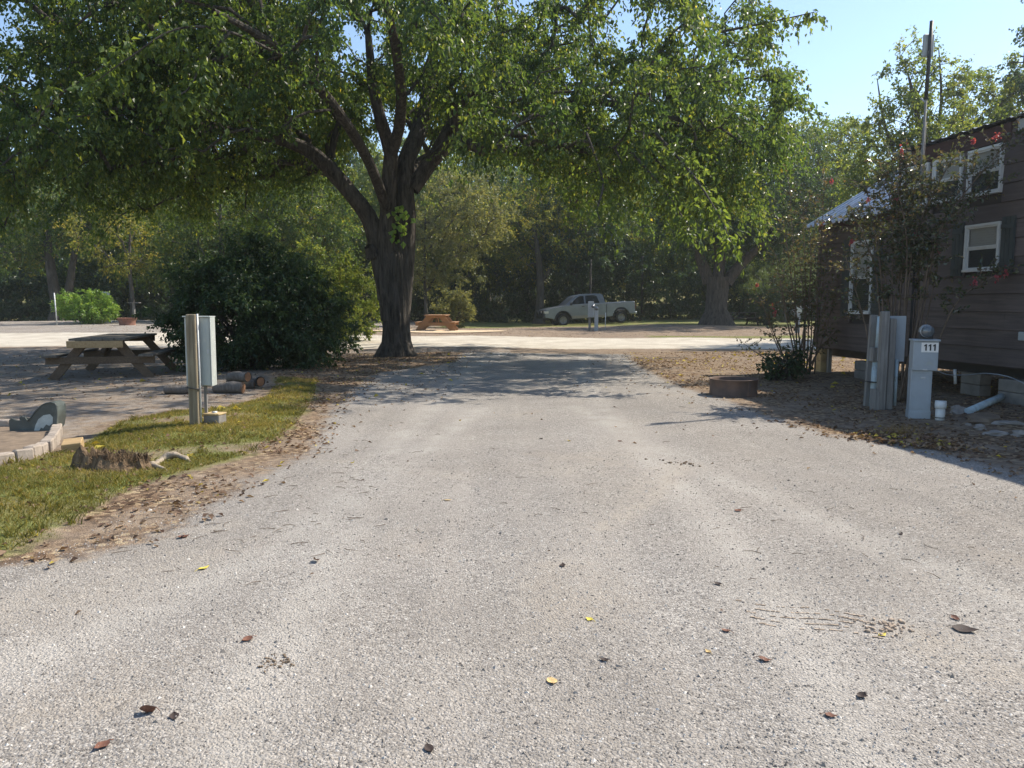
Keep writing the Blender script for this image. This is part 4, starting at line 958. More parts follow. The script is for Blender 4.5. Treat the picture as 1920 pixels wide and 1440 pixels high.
# ------------------------------------------------------------------ grey utility posts beside the pedestal
def Pz(px, py, d):
    p = P(px, py, d); return p
x, y = G(1630, 762); d1 = y
a = thing('pipe_stand', 'weathered grey post with fat white pipe strapped to it left of utility posts', 'utility post', (x, y, 0), 0, None, (0, R(1.5)))
MB().box((-.015, .03, .62), (.10, .05, 1.24), bev=.005).build('post', M['grey_wood'], a)
MB().tube([(.03, -.03, 0), (.03, -.03, .62)], .047, 14).build('lower_pipe', M['pvc_blue'], a)
MB().tube([(.035, -.03, .80), (.04, -.02, 1.22)], .03, 12).build('upper_pipe', M['pvc_blue'], a)
MB().box((.02, -.03, .71), (.15, .13, .19), bev=.008).build('junction_box', M['grey_wood'], a)
MB().box((.01, -.03, .34), (.16, .13, .012)).build('strap', M['chassis'], a)
x, y = G(1655, 768)
a = thing('utility_post', 'pair of weathered grey timber posts with grey panel behind, left of pedestal', 'utility post', (x, y, 0), R(-8))
MB().box((-.03, 0, .64), (.10, .10, 1.30), bev=.008).build('post', M['grey_wood'], a)
MB().box((.075, .03, .60), (.085, .09, 1.20), bev=.008).build('post', M['grey_wood'], a)
MB().box((.10, .10, .93), (.33, .03, .60), bev=.004).build('panel', M['grey_paint'], a)
MB().tube([(.165, .06, .05), (.165, .06, .66)], .022, 10).build('conduit', M['pvc_blue'], a)
MB().box((-.12, -.03, .14), (.11, .02, .28)).build('broken_board', M['grey_wood'], a)

# ------------------------------------------------------------------ small things by the pedestal
x, y = G(1762, 788); a = thing('cleanout_pipe', 'short white capped plastic pipe standing beside the numbered pedestal', 'pipe', (x, y, 0))
MB().tube([(0, 0, -.05), (0, 0, .17)], .053, 18).build('pipe', M['pvc'], a)
MB().lathe([(0, .235), (.062, .235), (.064, .18), (.064, .15), (.058, .145)], sides=18).build('cap', M['pvc'], a)
MB().lathe([(.0545, .03), (.0575, .034), (.0545, .04)], sides=18).build('band', M['chassis'], a)
p1 = Vector((*G(1814, 778), .04)); p2 = Vector((*G(1888, 752), .10)); a = thing('drain_pipe', 'long pale plastic drain pipe lying on the soil beneath the cabin edge', 'pipe', p1)
MB().tube([(0, 0, 0), (p2 - p1) * 1.15], .048, 14).build('pipe', M['pvc_blue'], a)
e = (p2 - p1); MB().tube([e * .93, e * 1.03], .060, 14).build('coupling', M['pvc_blue'], a)
def rock(name, label, px, py, size, seed, mat='rock', squash=.55, group=None, cat='rock', zoff=0):
    x, y = G(px, py); z = ZF(x, y); rg = random.Random(seed); bm_v = []; n = 9; m = 7; fs = []
    for j in range(m + 1):
        th = math.pi * j / m
        for i in range(n):
            ph = 2 * math.pi * i / n; d = Vector((math.sin(th) * math.cos(ph), math.sin(th) * math.sin(ph), math.cos(th)))
            r = 1 + .45 * noise.noise(d * 1.7 + Vector((seed, 0, 0))) + .12 * noise.noise(d * 5 + Vector((0, seed, 0)))
            bm_v.append(Vector((d.x * r * size[0], d.y * r * size[1], d.z * r * size[2])))
    for j in range(m):
        for i in range(n): fs.append((j * n + i, (j + 1) * n + i, (j + 1) * n + (i + 1) % n, j * n + (i + 1) % n))
    mb = MB(); mb.add(bm_v, fs, False); o = mb.build(name, M[mat]); o.location = (x, y, z + size[2] * squash * .4 + zoff); o.rotation_euler.z = rg.uniform(0, 3)
    return tag(o, label, cat, group)
rock('rock', 'flat pale rock lying at the right edge of the yard nearest the drive', 1868, 818, (.16, .08, .035), 1)
rock('rock', 'long low rock in the yard directly behind the flat pale rock', 1890, 800, (.17, .07, .04), 2)
rock('rock', 'rounded brown rock half buried left of the flat pale rock', 1838, 808, (.085, .06, .045), 3)
rock('rock', 'squat tan rock beside the capped white pipe', 1797, 776, (.13, .09, .075), 4)
rock('rock', 'small stone between the soil heap and the shadow edge', 1815, 800, (.035, .03, .022), 5)
rock('rock', 'rough rock at the right frame edge below the drain pipe', 1915, 822, (.10, .08, .05), 6)
rock('soil_heap', 'low heap of brown soil and roots beside the white pipe', 1845, 790, (.42, .20, .065), 7, 'soil', .3, None, 'soil heap')
# fire ring
def ring(name, label, px, py, r, h, mat, flare=0.0, cat='fire ring', dd=None):
    if dd is None: x, y = G(px, py)
    else: p = P(px, py, dd); x, y = p.x, p.y
    y += r * .95; a = thing(name, label, cat, (x, y, ZF(x, y) - .01), .4)
    MB().lathe([(r, 0), (r - .01, h * .45), (r + flare, h), (r + flare + .012, h + .008), (r + flare - .004, h + .012), (r + flare - .014, h), (r - .016, h * .4), (r - .012, 0)], sides=40).build('steel_band', M[mat], a)
    m = MB(); m.lathe([(r - .02, .05), (r * .7, .075), (r * .3, .09), (0, .10)], sides=20); m.jitter(.03, 9).build('ash_bed', M['ash'], a)
    MB().box((0, -r - flare - .0 , h * .55), (.03, .016, h * .8)).build('seam_plate', M[mat], a)
    return a
ring('fire_ring', 'rusty brown steel fire ring at the edge of the drive near the cabin', 1387, 748, .355, .25, 'rust')
fr2 = ring('fire_ring', 'flared rusty red fire ring on the gravel across the road', 232, 607, .38, .36, 'rust_red', .09, dd=38.0)
# leaves lying by the ring
rock('plank_offcut', 'short white offcut board half hidden behind the rusty fire ring', 1452, 737, (.02, .02, .01), 9, 'pvc', .5, None, 'board')

# ------------------------------------------------------------------ left verge: post, box, block
x, y = G(367, 804); z0 = ZF(x, y); a = thing('utility_post', 'square timber post carrying a pale grey box on the left grass verge', 'utility post', (x, y, z0 - .02), R(4), None, (0, R(.4)))
MB().box((0, 0, .62), (.10, .10, 1.27), bev=.007).build('post', M['post_wood'], a)
b = MB().box((.035, .135, .84), (.275, .16, .765), bev=.008).build('electric_box', M['box_paint'], a)
MB().box((.178, .13, .84), (.010, .17, .775), bev=.002).build('box_cover', M['box_paint'], b)
MB().box((.035, .13, 1.228), (.30, .20, .012), bev=.002).build('rain_lip', M['box_paint'], b)
MB().box((.145, .053, .84), (.022, .006, .05), bev=.002).build('hasp', M['steel'], b)
for zz in (.55, 1.12): MB().box((-.08, .052, zz), (.014, .005, .07), bev=.002).build('hinge', M['steel'], b)
MB().tube([(.062, .0, .05), (.064, 0, .5), (.060, .0, 1.26)], .011, 8).build('conduit', M['pvc'], a)
MB().box((.0, 0, .44), (.145, .145, .007), rot=Matrix.Rotation(R(8), 3, 'Y')).build('strap', M['chassis'], a)
MB().box((.085, .115, .30), (.03, .03, .35)).build('rear_stake', M['grey_wood'], a)
x, y = G(400, 802); a = thing('valve_box', 'low tan concrete block behind the post in the grass', 'block', (x, y + .06, ZF(x, y) - .02), R(-12))
MB().box((0, 0, .06), (.19, .16, .12), bev=.008).jitter(.006, 8).build('block', M['cblock'], a)
MB().box((0, .0, .13), (.20, .17, .022), bev=.006).build('lid', M['cblock_tan'], a)
MB().lathe([(.028, .14), (.028, .155), (0, .158)], sides=12).build('cap', M['pvc'], a)

# ------------------------------------------------------------------ firewood logs
def log(label, px, py, d, L_, r, rz, zz=0, seed=0, end='log_end'):
    p = P(px, py, d); z = ZF(p.x, p.y) + r + zz; a = thing('firewood_log', label, 'log', (p.x, p.y, z), rz, None)
    pts = [Vector((-L_ / 2 + L_ * i / 6, .012 * math.sin(i + seed), .008 * math.cos(i * 1.3 + seed))) for i in range(7)]
    mb = MB(); mb.tube(pts, [r * (1 + .07 * math.sin(i * 1.7 + seed)) for i in range(7)], 14, caps=False); mb.jitter(.012, 6).build('bark', M['log_bark'], a)
    for s in (-1, 1):
        m = MB(); m.lathe([(r * .97, s * L_ * .497), (r * .5, s * (L_ * .5 + .002)), (0, s * (L_ * .5 + .004))], sides=14, axis='x'); m.build('cut_end', M[end], a)
log('front grey log of the woodpile beside the post', 430, 744, 11.7, .46, .085, R(-8), 0, 1)
log('middle log lying behind the front log of the woodpile', 452, 735, 12.2, .42, .075, R(10), .0, 2)
log('short log with orange cut end on top of the woodpile', 448, 722, 12.1, .36, .075, R(-20), .13, 3)
log('thin short log at the right end of the woodpile', 480, 728, 12.3, .26, .075, R(-35), .03, 4)
log('long dark log lying left of the post in the shade', 336, 752, 11.6, .40, .07, R(6), 0, 5)

# ------------------------------------------------------------------ stump and root
x, y = G(195, 893); a = thing('tree_stump', 'rotten splintered brown tree stump low in the grass verge', 'stump', (x, y + .16, ZF(x, y) - .03), 0)
vs = []; fs = []; n = 60; rows = 9
for j in range(rows):
    for i in range(n):
        t = 2 * math.pi * i / n; f = j / (rows - 1); sp_ = noise.noise(Vector((math.cos(t) * 2.4, math.sin(t) * 2.4, 1)))
        r = (1.34 - .46 * f ** .6) * (1 + .22 * noise.noise(Vector((math.cos(t) * 3, math.sin(t) * 3, f * 1.2))) + .08 * noise.noise(Vector((math.cos(t) * 9, math.sin(t) * 9, f))))
        h = max(.05, (.115 + .08 * sp_ + .06 * noise.noise(Vector((math.cos(t) * 6, math.sin(t) * 6, 5))) + .03 * noise.noise(Vector((math.cos(t) * 17, math.sin(t) * 17, 2)))) * (1 - .3 * math.cos(t)))
        vs.append((r * .30 * math.cos(t), r * .17 * math.sin(t), f * h))
for j in range(rows - 1):
    for i in range(n): fs.append((j * n + i, j * n + (i + 1) % n, (j + 1) * n + (i + 1) % n, (j + 1) * n + i))
m = MB(); m.add(vs, fs, False)
top = [vs[(rows - 1) * n + i] for i in range(n)]; k0 = len(m.v); inner = []
for q, (sc_, dz) in enumerate(((.75, -.05), (.45, -.09), (.15, -.04))):
    for i in range(n):
        tx, ty, tz = top[i]; inner.append((tx * sc_, ty * sc_, tz * .75 + dz * .5 + .035 * noise.noise(Vector((tx * 22 * sc_, ty * 22, q)))))
m.v += inner
for q in range(3):
    b0 = (rows - 1) * n if q == 0 else k0 + (q - 1) * n; b1 = k0 + q * n
    for i in range(n): m.f.append((b0 + i, b0 + (i + 1) % n, b1 + (i + 1) % n, b1 + i)); m.sm.append(False)
m.f.append(tuple(k0 + 2 * n + i for i in range(n))); m.sm.append(False)
m.build('stump_wood', M['rot'], a)
spl = MB(); rg = random.Random(8)
for i in range(420):
    t = rg.uniform(0, 6.28); rr = rg.uniform(.4, 1.0); px_, py_ = .29 * rr * math.cos(t), .165 * rr * math.sin(t); h = rg.uniform(.01, .045); z_ = rg.uniform(.05, .15)
    spl.tube([(px_, py_, z_ - .04), (px_ + rg.gauss(0, .025), py_ + rg.gauss(0, .025), z_ + h)], [rg.uniform(.002, .006), .001], 4, caps=False)
spl.build('splinters', M['rot'], a)
x, y = G(268, 890); B = Vector((x, y + .05, ZF(x, y))); a = thing('exposed_root', 'pale bare tree root snaking out of the soil right of the stump', 'root', B)
pts = [P(255, 872, 6.45), P(285, 884, 6.35), P(305, 868, 6.55), P(325, 856, 6.6), P(343, 858, 6.6), P(358, 868, 6.55)]; pts = [q - B for q in pts]; zz = [.06, .008, .02, .045, .03, -.01]
for q, h in zip(pts, zz): q.z = h
q, r = smooth_path(pts, [.04, .022, .024, .03, .024, .008], .02); m = MB(); m.tube(q, r, 10); m.jitter(.022, 14).build('root', M['root'], a)
q, r = smooth_path([pts[1], pts[1] + Vector((.12, -.1, -.0)), pts[1] + Vector((.22, -.17, -.02))], [.03, .02, .008], .03); MB().tube(q, r, 8).jitter(.008, 12).build('side_root', M['root'], a)
x, y = G(132, 846); a = thing('timber_block', 'sawn tan timber block lying in the grass beside the pavers', 'timber block', (x, y + .05, ZF(x, y) - .005), R(24), None, (R(5), R(-4)))
MB().box((0, 0, .05), (.17, .22, .10), bev=.006).jitter(.006, 7).build('block', M['new_board'], a)
MB().box((.085, -.09, .02), (.10, .05, .035)).build('offcut', M['brown_wood'], a)

# ------------------------------------------------------------------ paver edging
path = [(-3.95 - .9, 6.95), G(-60, 878), G(0, 868), G(50, 860), G(90, 843), G(104, 825), G(106, 808), G(60, 804), G(0, 803), G(-70, 803)]
pe = thing('paver_edging', 'low pale paver block edging round a gravel bed at left edge', 'paver edging', (-4.5, 7.3, ZF(-4.5, 7.3)))
O = pe.location; cum = [0.0]
for i in range(1, len(path)): cum.append(cum[-1] + math.dist(path[i], path[i - 1]))
proto = None; s = .05; rg = random.Random(2); zb = ZF(-4.5, 7.3)
while s < cum[-1]:
    i = max(j for j in range(len(cum)) if cum[j] <= s); i = min(i, len(path) - 2); t = (s - cum[i]) / (cum[i + 1] - cum[i])
    x = path[i][0] * (1 - t) + path[i + 1][0] * t; y = path[i][1] * (1 - t) + path[i + 1][1] * t; an = math.atan2(path[i + 1][1] - path[i][1], path[i + 1][0] - path[i][0])
    vs = []
    bl = MB().box((0, 0, .0), (.148, .10, .125), bev=.012); bl.v = [tuple(Vector(v) + noise.noise_vector(Vector(v) * 14 + Vector((s * 9, 0, 0))) * .011) for v in bl.v]
    o = bl.build('paver', M['paver'], pe); o.location = (x - O.x + rg.gauss(0, .004), y - O.y + rg.gauss(0, .004), .055 + rg.gauss(0, .004)); o.rotation_euler = (rg.gauss(0, .03), rg.gauss(0, .03), an + rg.gauss(0, .04)); s += .158
m = MB(); ip = [(p[0] - O.x, p[1] - O.y, .035 + .02 * random.random()) for p in path]; m.add(ip + [(-2.5, -.2, .05)], [tuple(range(len(ip)))]); m.build('gravel_fill', M['soil'], pe)

# ------------------------------------------------------------------ discarded plastic seat
x, y = G(62, 812); ST = thing('plastic_seat', 'worn dark green plastic bucket seat lying beside the pavers', 'seat', (x, y + .12, ZF(x, y)), R(6))
k_ = 8.0 / F
def sp2(px, py): return ((px - 62) * k_, (812 - py) * k_)
outl = [sp2(*p) for p in [(18, 811), (18, 781), (22, 777), (30, 781), (40, 782), (41, 776), (47, 775), (52, 783), (56, 779), (66, 766), (76, 755), (86, 749), (97, 747), (105, 749), (108, 754), (107, 778), (103, 796), (95, 806), (88, 811)]]
MB().prism(outl, -.13, -.108).build('side_panel', M['plastic'], ST); MB().prism([(a_ * .97, b_ * .97) for a_, b_ in outl], .07, .09).build('side_panel', M['plastic'], ST)
rim = [Vector((*sp2(*p), 0)) for p in [(52, 783), (58, 777), (67, 765), (77, 755), (87, 749), (97, 747), (105, 750), (107, 770), (103, 795), (95, 807)]]
m = MB(); n = len(rim); vs = [(p.x, -.108, p.y) for p in rim] + [(p.x, .08, p.y) for p in rim]; m.add(vs, [(i, i + 1, i + 1 + n, i + n) for i in range(n - 1)], True); o = m.build('backrest_shell', M['plastic'], ST)
q, r = smooth_path([(p.x, -.13, p.y) for p in rim], [.009] * n, .03); MB().tube(q, r, 6).build('rolled_edge', M['plastic'], ST)
MB().prism([sp2(*p) for p in [(62, 806), (66, 792), (72, 780), (82, 772), (94, 770), (99, 776), (98, 788), (92, 793), (86, 790), (80, 798), (76, 796), (70, 806)]], -.1335, -.1305).build('worn_patch', M['worn'], ST)
m = MB(); a0 = sp2(2, 806); a1 = sp2(90, 809); m.box(((a0[0] + a1[0]) / 2, -.02, .022), (a1[0] - a0[0], .18, .015)); m.build('seat_pan', M['plastic'], ST)

# ------------------------------------------------------------------ picnic tables
def picnic(name, label, loc, rz, L_, W, topz, bz, spread, mats, legw=.14, fascia=None, nb=5, tilt=(0, 0), legt=.045, bench_w=.26, bl=None):
    a = thing(name, label, 'picnic table', loc, rz, None, tilt); mt, mlg, mbn = [M[q] for q in mats]; w = W / nb
    for i in range(nb): MB().box((random.uniform(-.01, .01), -W / 2 + w * (i + .5), topz - .02), (L_ + random.uniform(-.01, .02), w - .008, .04), bev=.005).build('tabletop_plank', mt, a)
    bl = bl or L_
    for s in (-1, 1):
        for j in range(2): MB().box((random.uniform(-.015, .015), s * (spread - bench_w / 2 + (j - .5) * bench_w / 2), bz - .02), (bl, bench_w / 2 - .007, .04), bev=.005).build('bench_plank', mbn, a)
    for e in (-1, 1):
        xx = e * (L_ / 2 - .22)
        for s in (-1, 1): MB().beam((xx, s * W * .26, topz - .05), (xx, s * spread * .90, 0), legt, legw, up=(1, 0, 0)).build('leg', mlg, a) if False else MB().beam((xx, s * W * .26, topz - .045), (xx, s * spread * .90, 0), legt, legw, .004, up=(0, 1, 0)).build('leg', mlg, a)
        MB().beam((xx + e * .045, -spread + .01, bz - .105), (xx + e * .045, spread - .01, bz - .105), .04, .13, .004).build('bench_rail', mlg, a)
        MB().beam((xx + e * .045, -W / 2 + .06, topz - .09), (xx + e * .045, W / 2 - .06, topz - .09), .04, .09, .004).build('top_rail', mlg, a)
    MB().beam((-L_ / 2 + .24, 0, bz - .10), (-.15, 0, topz - .06), .04, .09, .003).build('brace', mlg, a); MB().beam((L_ / 2 - .24, 0, bz - .10), (.15, 0, topz - .06), .04, .09, .003).build('brace', mlg, a)
    if fascia:
        MB().box((-L_ / 2 - .022, .03, topz - .105), (.038, W - .02, .125), bev=.004).build('end_board', M[fascia], a)
        MB().box((L_ / 2 + .0 , -.0, topz - .105), (.038, W - .1, .12), bev=.004).build('far_end_board', mlg, a)
    return a
n0 = Vector((*G(195, 712), 0)); ang = math.atan2(2.4, -.52)
ctr = Vector((n0.x - .27, n0.y + 1.05, ZF(n0.x, n0.y + 1)))
picnic('picnic_table', 'weathered wooden picnic table with tan end board in the shade at left', ctr, ang, 2.45, .95, .76, .46, .93, ('weathered', 'brown_wood', 'weathered'), .15, 'new_board')
p = P(817, 621, 35); picnic('picnic_table', 'orange stained picnic table on a sandy pad right of the mulberry trunk', (p.x, p.y + .8, ZF(p.x, p.y + .8)), R(88), 1.7, 1.0, .76, .44, .93, ('orange_wood', 'orange_wood', 'orange_wood'), .24, None, 6)
p = P(1388, 612, 43.5); picnic('picnic_table', 'dark weathered picnic table in the shade beside the far shade tree', (p.x, p.y, ZF(p.x, p.y)), R(12), 1.9, .75, .72, .44, .75, ('dark_wood', 'dark_wood', 'dark_wood'), .12)
p = P(252, 600, 41); a = thing('lantern_stand', 'small wooden stand with flat top beside the far fire ring', 'stand', (p.x, p.y, ZF(p.x, p.y)))
MB().box((0, 0, .55), (.10, .10, 1.1)).build('post', M['grey_wood'], a); MB().box((0.05, 0, 1.11), (.55, .3, .04)).build('shelf', M['grey_wood'], a)
# sandy pad under the orange table
p = P(815, 622, 34.4)
m = MB(); n = 36
vs = [(p.x + (3.1 + .25 * math.sin(i * 1.9)) * math.cos(i * math.tau / n), p.y + .7 + 1.7 * math.sin(i * math.tau / n)) for i in range(n)]
m.add([(x, y, ZF(x, y) + .03) for x, y in vs] + [(p.x, p.y + .7, ZF(p.x, p.y + .7) + .05)], [(i, (i + 1) % n, n) for i in range(n)], True)
M['sand'] = simple('sand', (.56, .42, .27), .95, .18, 4, bumps=.5, bscale=30); m.build('sand_pad', M['sand'], None, 'structure')

# ------------------------------------------------------------------ far hookups and poles
def far(px, py, d): p = P(px, py, d); return (p.x, p.y, ZF(p.x, p.y))
a = thing('hookup_pedestal', 'grey electric box on a post with round meter in front of the pickup', 'electric meter', far(1110, 622, 37.2))
MB().box((-.12, 0, .45), (.10, .10, .9)).build('post', M['grey_wood'], a); MB().box((-.07, -.06, 1.02), (.26, .14, .76), bev=.01).build('box', M['grey_paint'], a)
MB().lathe([(.085, -.02), (.085, -.12), (0, -.15)], (.03, -.10, 1.16), 16, 'y').build('meter_dome', M['meter'], a)
a = thing('hookup_pedestal', 'narrow blue grey pedestal with round meter on top, right of the boxed post', 'electric meter', far(1117, 624, 36.6))
MB().box((.02, 0, .48), (.17, .13, .96), bev=.01).build('column', M['grey_paint'], a); MB().lathe([(.10, .05), (.10, -.05), (.08, -.14), (0, -.16)], (.02, .0, 1.07), 16, 'y').build('meter_dome', M['meter'], a)
a = thing('marker_stake', 'thin white stake beside the pedestals in front of the pickup', 'stake', far(1134.5, 619, 38)); MB().tube([(0, 0, 0), (.02, 0, .85)], .02, 6).build('stake', M['pvc'], a)
a = thing('wooden_pole', 'slim wooden pole rising behind the pickup cab', 'pole', far(1106, 606, 56)); MB().tube([(0, 0, 0), (.02, 0, 4.6)], [.10, .08], 9).build('pole', M['dark_wood'], a)
a = thing('wooden_pole', 'tall dark pole in front of the trunks at the pickup tailgate', 'pole', far(1203, 597, 59)); MB().tube([(0, 0, 0), (.0, 0, 4.8)], [.09, .07], 9).build('pole', M['bark2'], a)
a = thing('thin_pole', 'thin white pole standing left of the bright green bush', 'pole', far(107, 608, 38.5)); MB().tube([(0, 0, 0), (-.05, 0, 1.6)], .03, 8).build('pole', M['pvc'], a)
a = thing('hookup_pedestal', 'pale hookup box on a white post half behind the bright bush', 'electric meter', far(206, 604, 41.5)); MB().box((.03, 0, .65), (.08, .08, 1.3)).build('post', M['pvc'], a); MB().box((-.12, -.02, 1.45), (.36, .14, .44), bev=.01).build('box', M['box_paint'], a)
a = thing('hookup_pedestal', 'blue grey pedestal seen through the reddish myrtle stems', 'electric meter', far(1495, 622, 33)); MB().box((0, 0, .5), (.17, .15, 1.05), bev=.01).build('column', M['grey_paint'], a); MB().box((0, -.01, 1.0), (.24, .2, .28), bev=.01).build('box', M['box_paint'], a)

# ------------------------------------------------------------------ silver pickup
def outline_arch(cx, cz, r, n=12): return [(cx + r * math.cos(math.pi * k / n), cz + r * math.sin(math.pi * k / n)) for k in range(n + 1)]
pf = P(1057, 616, 52.2); TR = thing('pickup_truck', 'silver crew cab pickup with black wheel flares parked on the grass across the road', 'pickup truck', (pf.x, pf.y, ZF(pf.x, pf.y) - .03), R(12), None, (0, R(-2.6)))
def tb(m, name, mat, parent=None, bev=0.0, off=(-1.27, 1.0, 0)):
    m.v = [(v[0] + off[0], v[1] + off[1], v[2] + off[2]) for v in m.v]; o = m.build(name, M[mat], parent or TR)
    if bev:
        b = o.modifiers.new('Bevel', 'BEVEL'); b.width = bev; b.segments = 3; b.limit_method = 'ANGLE'; b.angle_limit = R(38)
    return o
ou = [(.04, .60), (0, .78), (.0, 1.0), (.10, 1.13), (.55, 1.235), (1.0, 1.29), (1.50, 1.37), (2.6, 1.40), (4.30, 1.41), (4.33, 1.38), (4.33, .46), (1.86, .44)] + outline_arch(1.27, .46, .57)[1:] + [(.35, .56)]
body = tb(MB().prism(ou, -.97, .97), 'body', 'silver', bev=.06)
for s in (-1, 1):
    bo = [(4.36, .48), (4.36, 1.40), (6.34, 1.45), (6.42, 1.40), (6.43, .62), (6.05, .60)] + outline_arch(5.41, .50, .58)[0:] + [(4.75, .48)]
    tb(MB().prism(bo, *(sorted((s * .97, s * .82)))), 'bed_side', 'silver', bev=.045)
    tb(MB().prism([(1.80, .47), (4.30, .47), (4.30, .62), (1.86, .66)], *(sorted((s * .972, s * .99)))), 'rocker_panel', 'tan_body', bev=.02)
tb(MB().box((6.38, 0, 1.02), (.08, 1.62, .80)), 'tailgate', 'silver', bev=.02); tb(MB().box((5.37, 0, .80), (1.98, 1.62, .06)), 'bed_floor', 'chassis'); tb(MB().box((4.39, 0, 1.1), (.04, 1.62, .56)), 'bed_front', 'silver')
gh = [(1.46, 1.37), (2.14, 1.90), (2.46, 2.00), (3.0, 2.055), (3.6, 2.06), (4.02, 2.03), (4.14, 1.96), (4.30, 1.41)]
def yy_(z): return .93 - .20 * (z - 1.37) / .69
n = len(gh); m = MB(); m.add([(x, -yy_(z), z) for x, z in gh] + [(x, yy_(z), z) for x, z in gh], [(i, i + 1, i + 1 + n, i + n) for i in range(n - 1)] + [tuple(range(n)), tuple(reversed(range(n, 2 * n)))])
tb(m, 'cab_roof', 'silver', bev=.035)
def sidewin(pts, s, name='side_window', o=.010):
    m = MB(); k = len(pts); a = [(x, s * (yy_(z) + o), z) for x, z in pts]; b = [(x, s * (yy_(z) - .02), z) for x, z in pts]
    m.add(a + b, [tuple(range(k)), tuple(range(2 * k - 1, k - 1, -1))] + [(i, (i + 1) % k, (i + 1) % k + k, i + k) for i in range(k)]); return tb(m, name, 'car_glass')
for s in (-1, 1):
    sidewin([(1.86, 1.42), (1.98, 1.57), (2.32, 1.87), (2.52, 1.94), (2.80, 1.965), (2.80, 1.44)], s); sidewin([(2.92, 1.44), (2.92, 1.97), (3.5, 1.975), (3.72, 1.92), (3.88, 1.48), (3.85, 1.44)], s)
m = MB(); e = .012; m.add([(1.53 - e, -.84, 1.40 + e), (1.53 - e, .84, 1.40 + e), (2.15 - e, .70, 1.83 + e), (2.15 - e, -.70, 1.83 + e)], [(0, 1, 2, 3)]); tb(m, 'windscreen', 'car_glass')
m = MB(); m.add([(4.29, -.72, 1.5), (4.29, .72, 1.5), (4.14, .62, 1.85), (4.14, -.62, 1.85)], [(0, 1, 2, 3)]); tb(m, 'rear_window', 'car_glass')
for s in (-1,):
    for (x0, x1) in ((1.90, 2.85), (2.875, 3.90)):
        d = tb(MB().prism([(x0, .64), (x1, .64), (x1, 1.375), (x0, 1.36)], -.982, -.972), 'door', 'silver', bev=.004)
        h = MB().box((x1 - .17, -.992, 1.24), (.19, .02, .045)); tb(h, 'handle', 'black_plastic', d, .008)
    m = MB().box((1.83, -1.06, 1.46), (.12, .2, .2)); tb(m, 'mirror', 'black_plastic', None, .03)
for (cx, cz, r) in ((1.27, .46, .58), (5.41, .50, .59)):
    for s in (-1, 1):
        m = MB(); q = [Vector((cx + r * math.cos(t), s * .985, cz - .06 + r * math.sin(t))) for t in np.linspace(-.12, math.pi + .12, 15)]; m.tube(q, .045, 6); tb(m, 'wheel_flare', 'black_plastic')
        w = MB(); w.lathe([(.26, -.13), (.36, -.135), (.395, -.10), (.405, 0), (.395, .10), (.36, .135), (.26, .13)], (cx, s * .84, .38), 28, 'y'); wh = tb(w, 'wheel', 'tyre')
        w = MB(); w.lathe([(.265, -.10), (.24, -.12), (.22, -.07), (.06, -.055), (.05, -.085), (0, -.085)] if s < 0 else [(0, .085), (.05, .085), (.06, .055), (.22, .07), (.24, .12), (.265, .10)], (cx, s * .84, .38), 20, 'y'); rm_ = tb(w, 'rim', 'alloy', wh)
        for k in range(6):
            t = k * math.tau / 6; w = MB().beam((cx + .05 * math.cos(t), s * .935, .38 + .05 * math.sin(t)), (cx + .22 * math.cos(t), s * .945, .38 + .22 * math.sin(t)), .03, .05, up=(0, 1, 0)); tb(w, 'spoke', 'alloy', wh)
    m = MB().box((cx, 0, .40), (.12, 1.5, .12)); tb(m, 'axle', 'chassis')
    m = MB().box((cx, 0, .62), (1.0, 1.55, .5)); tb(m, 'wheel_well', 'chassis')
tb(MB().box((2.9, 0, .50), (5.4, 1.0, .16)), 'chassis_frame', 'chassis'); tb(MB().box((-.06, 0, .66), (.22, 1.90, .30)), 'front_bumper', 'black_plastic', bev=.05)
tb(MB().box((-.02, 0, .94), (.07, 1.15, .26)), 'grille', 'black_plastic', bev=.03)
m = MB(); m.tube([(-.14, -.6, .62), (-.16, -.55, 1.05), (-.16, .55, 1.05), (-.14, .6, .62)], .03, 8); tb(m, 'bull_bar', 'black_plastic')
for s in (-1, 1):
    tb(MB().box((.12, s * .83, .965), (.30, .30, .17)), 'headlight', 'lamp_glass', bev=.03); tb(MB().box((6.425, s * .88, 1.12), (.04, .13, .40)), 'taillight', 'red_lens', bev=.01)
tb(MB().box((6.50, 0, .66), (.16, 1.8, .18)), 'rear_bumper', 'steel', bev=.04)

# white car seen end-on behind the myrtle
p = far(1512, 607, 60); CR = thing('parked_car', 'white parked car half hidden behind the reddish myrtle stems', 'car', p, R(25))
def cb(m, name, mat, parent=None, bev=0.0): return tb(m, name, mat, parent or CR, bev, (0, 0, 0))
cb(MB().prism([(-2.2, .35), (-2.25, .7), (-2.1, .95), (-.9, 1.02), (.2, 1.04), (2.1, 1.0), (2.2, .7), (2.15, .35)], -.88, .88), 'body', 'white_car', None, .08)
gh = [(-1.15, 1.0), (-.5, 1.48), (.2, 1.55), (1.3, 1.53), (1.95, 1.0)]; n = len(gh); yf = lambda z: .84 - .16 * (z - 1.0) / .55
m = MB(); m.add([(x, -yf(z), z) for x, z in gh] + [(x, yf(z), z) for x, z in gh], [(i, i + 1, i + 1 + n, i + n) for i in range(n - 1)] + [tuple(range(n)), tuple(reversed(range(n, 2 * n)))]); cb(m, 'cabin', 'white_car', None, .04)
m = MB(); m.add([(-1.08, -.74, 1.06), (-1.08, .74, 1.06), (-.56, .64, 1.45), (-.56, -.64, 1.45)], [(0, 1, 2, 3)]); m.v = [(x - .012, y, z + .012) for x, y, z in m.v]; cb(m, 'windscreen', 'car_glass')
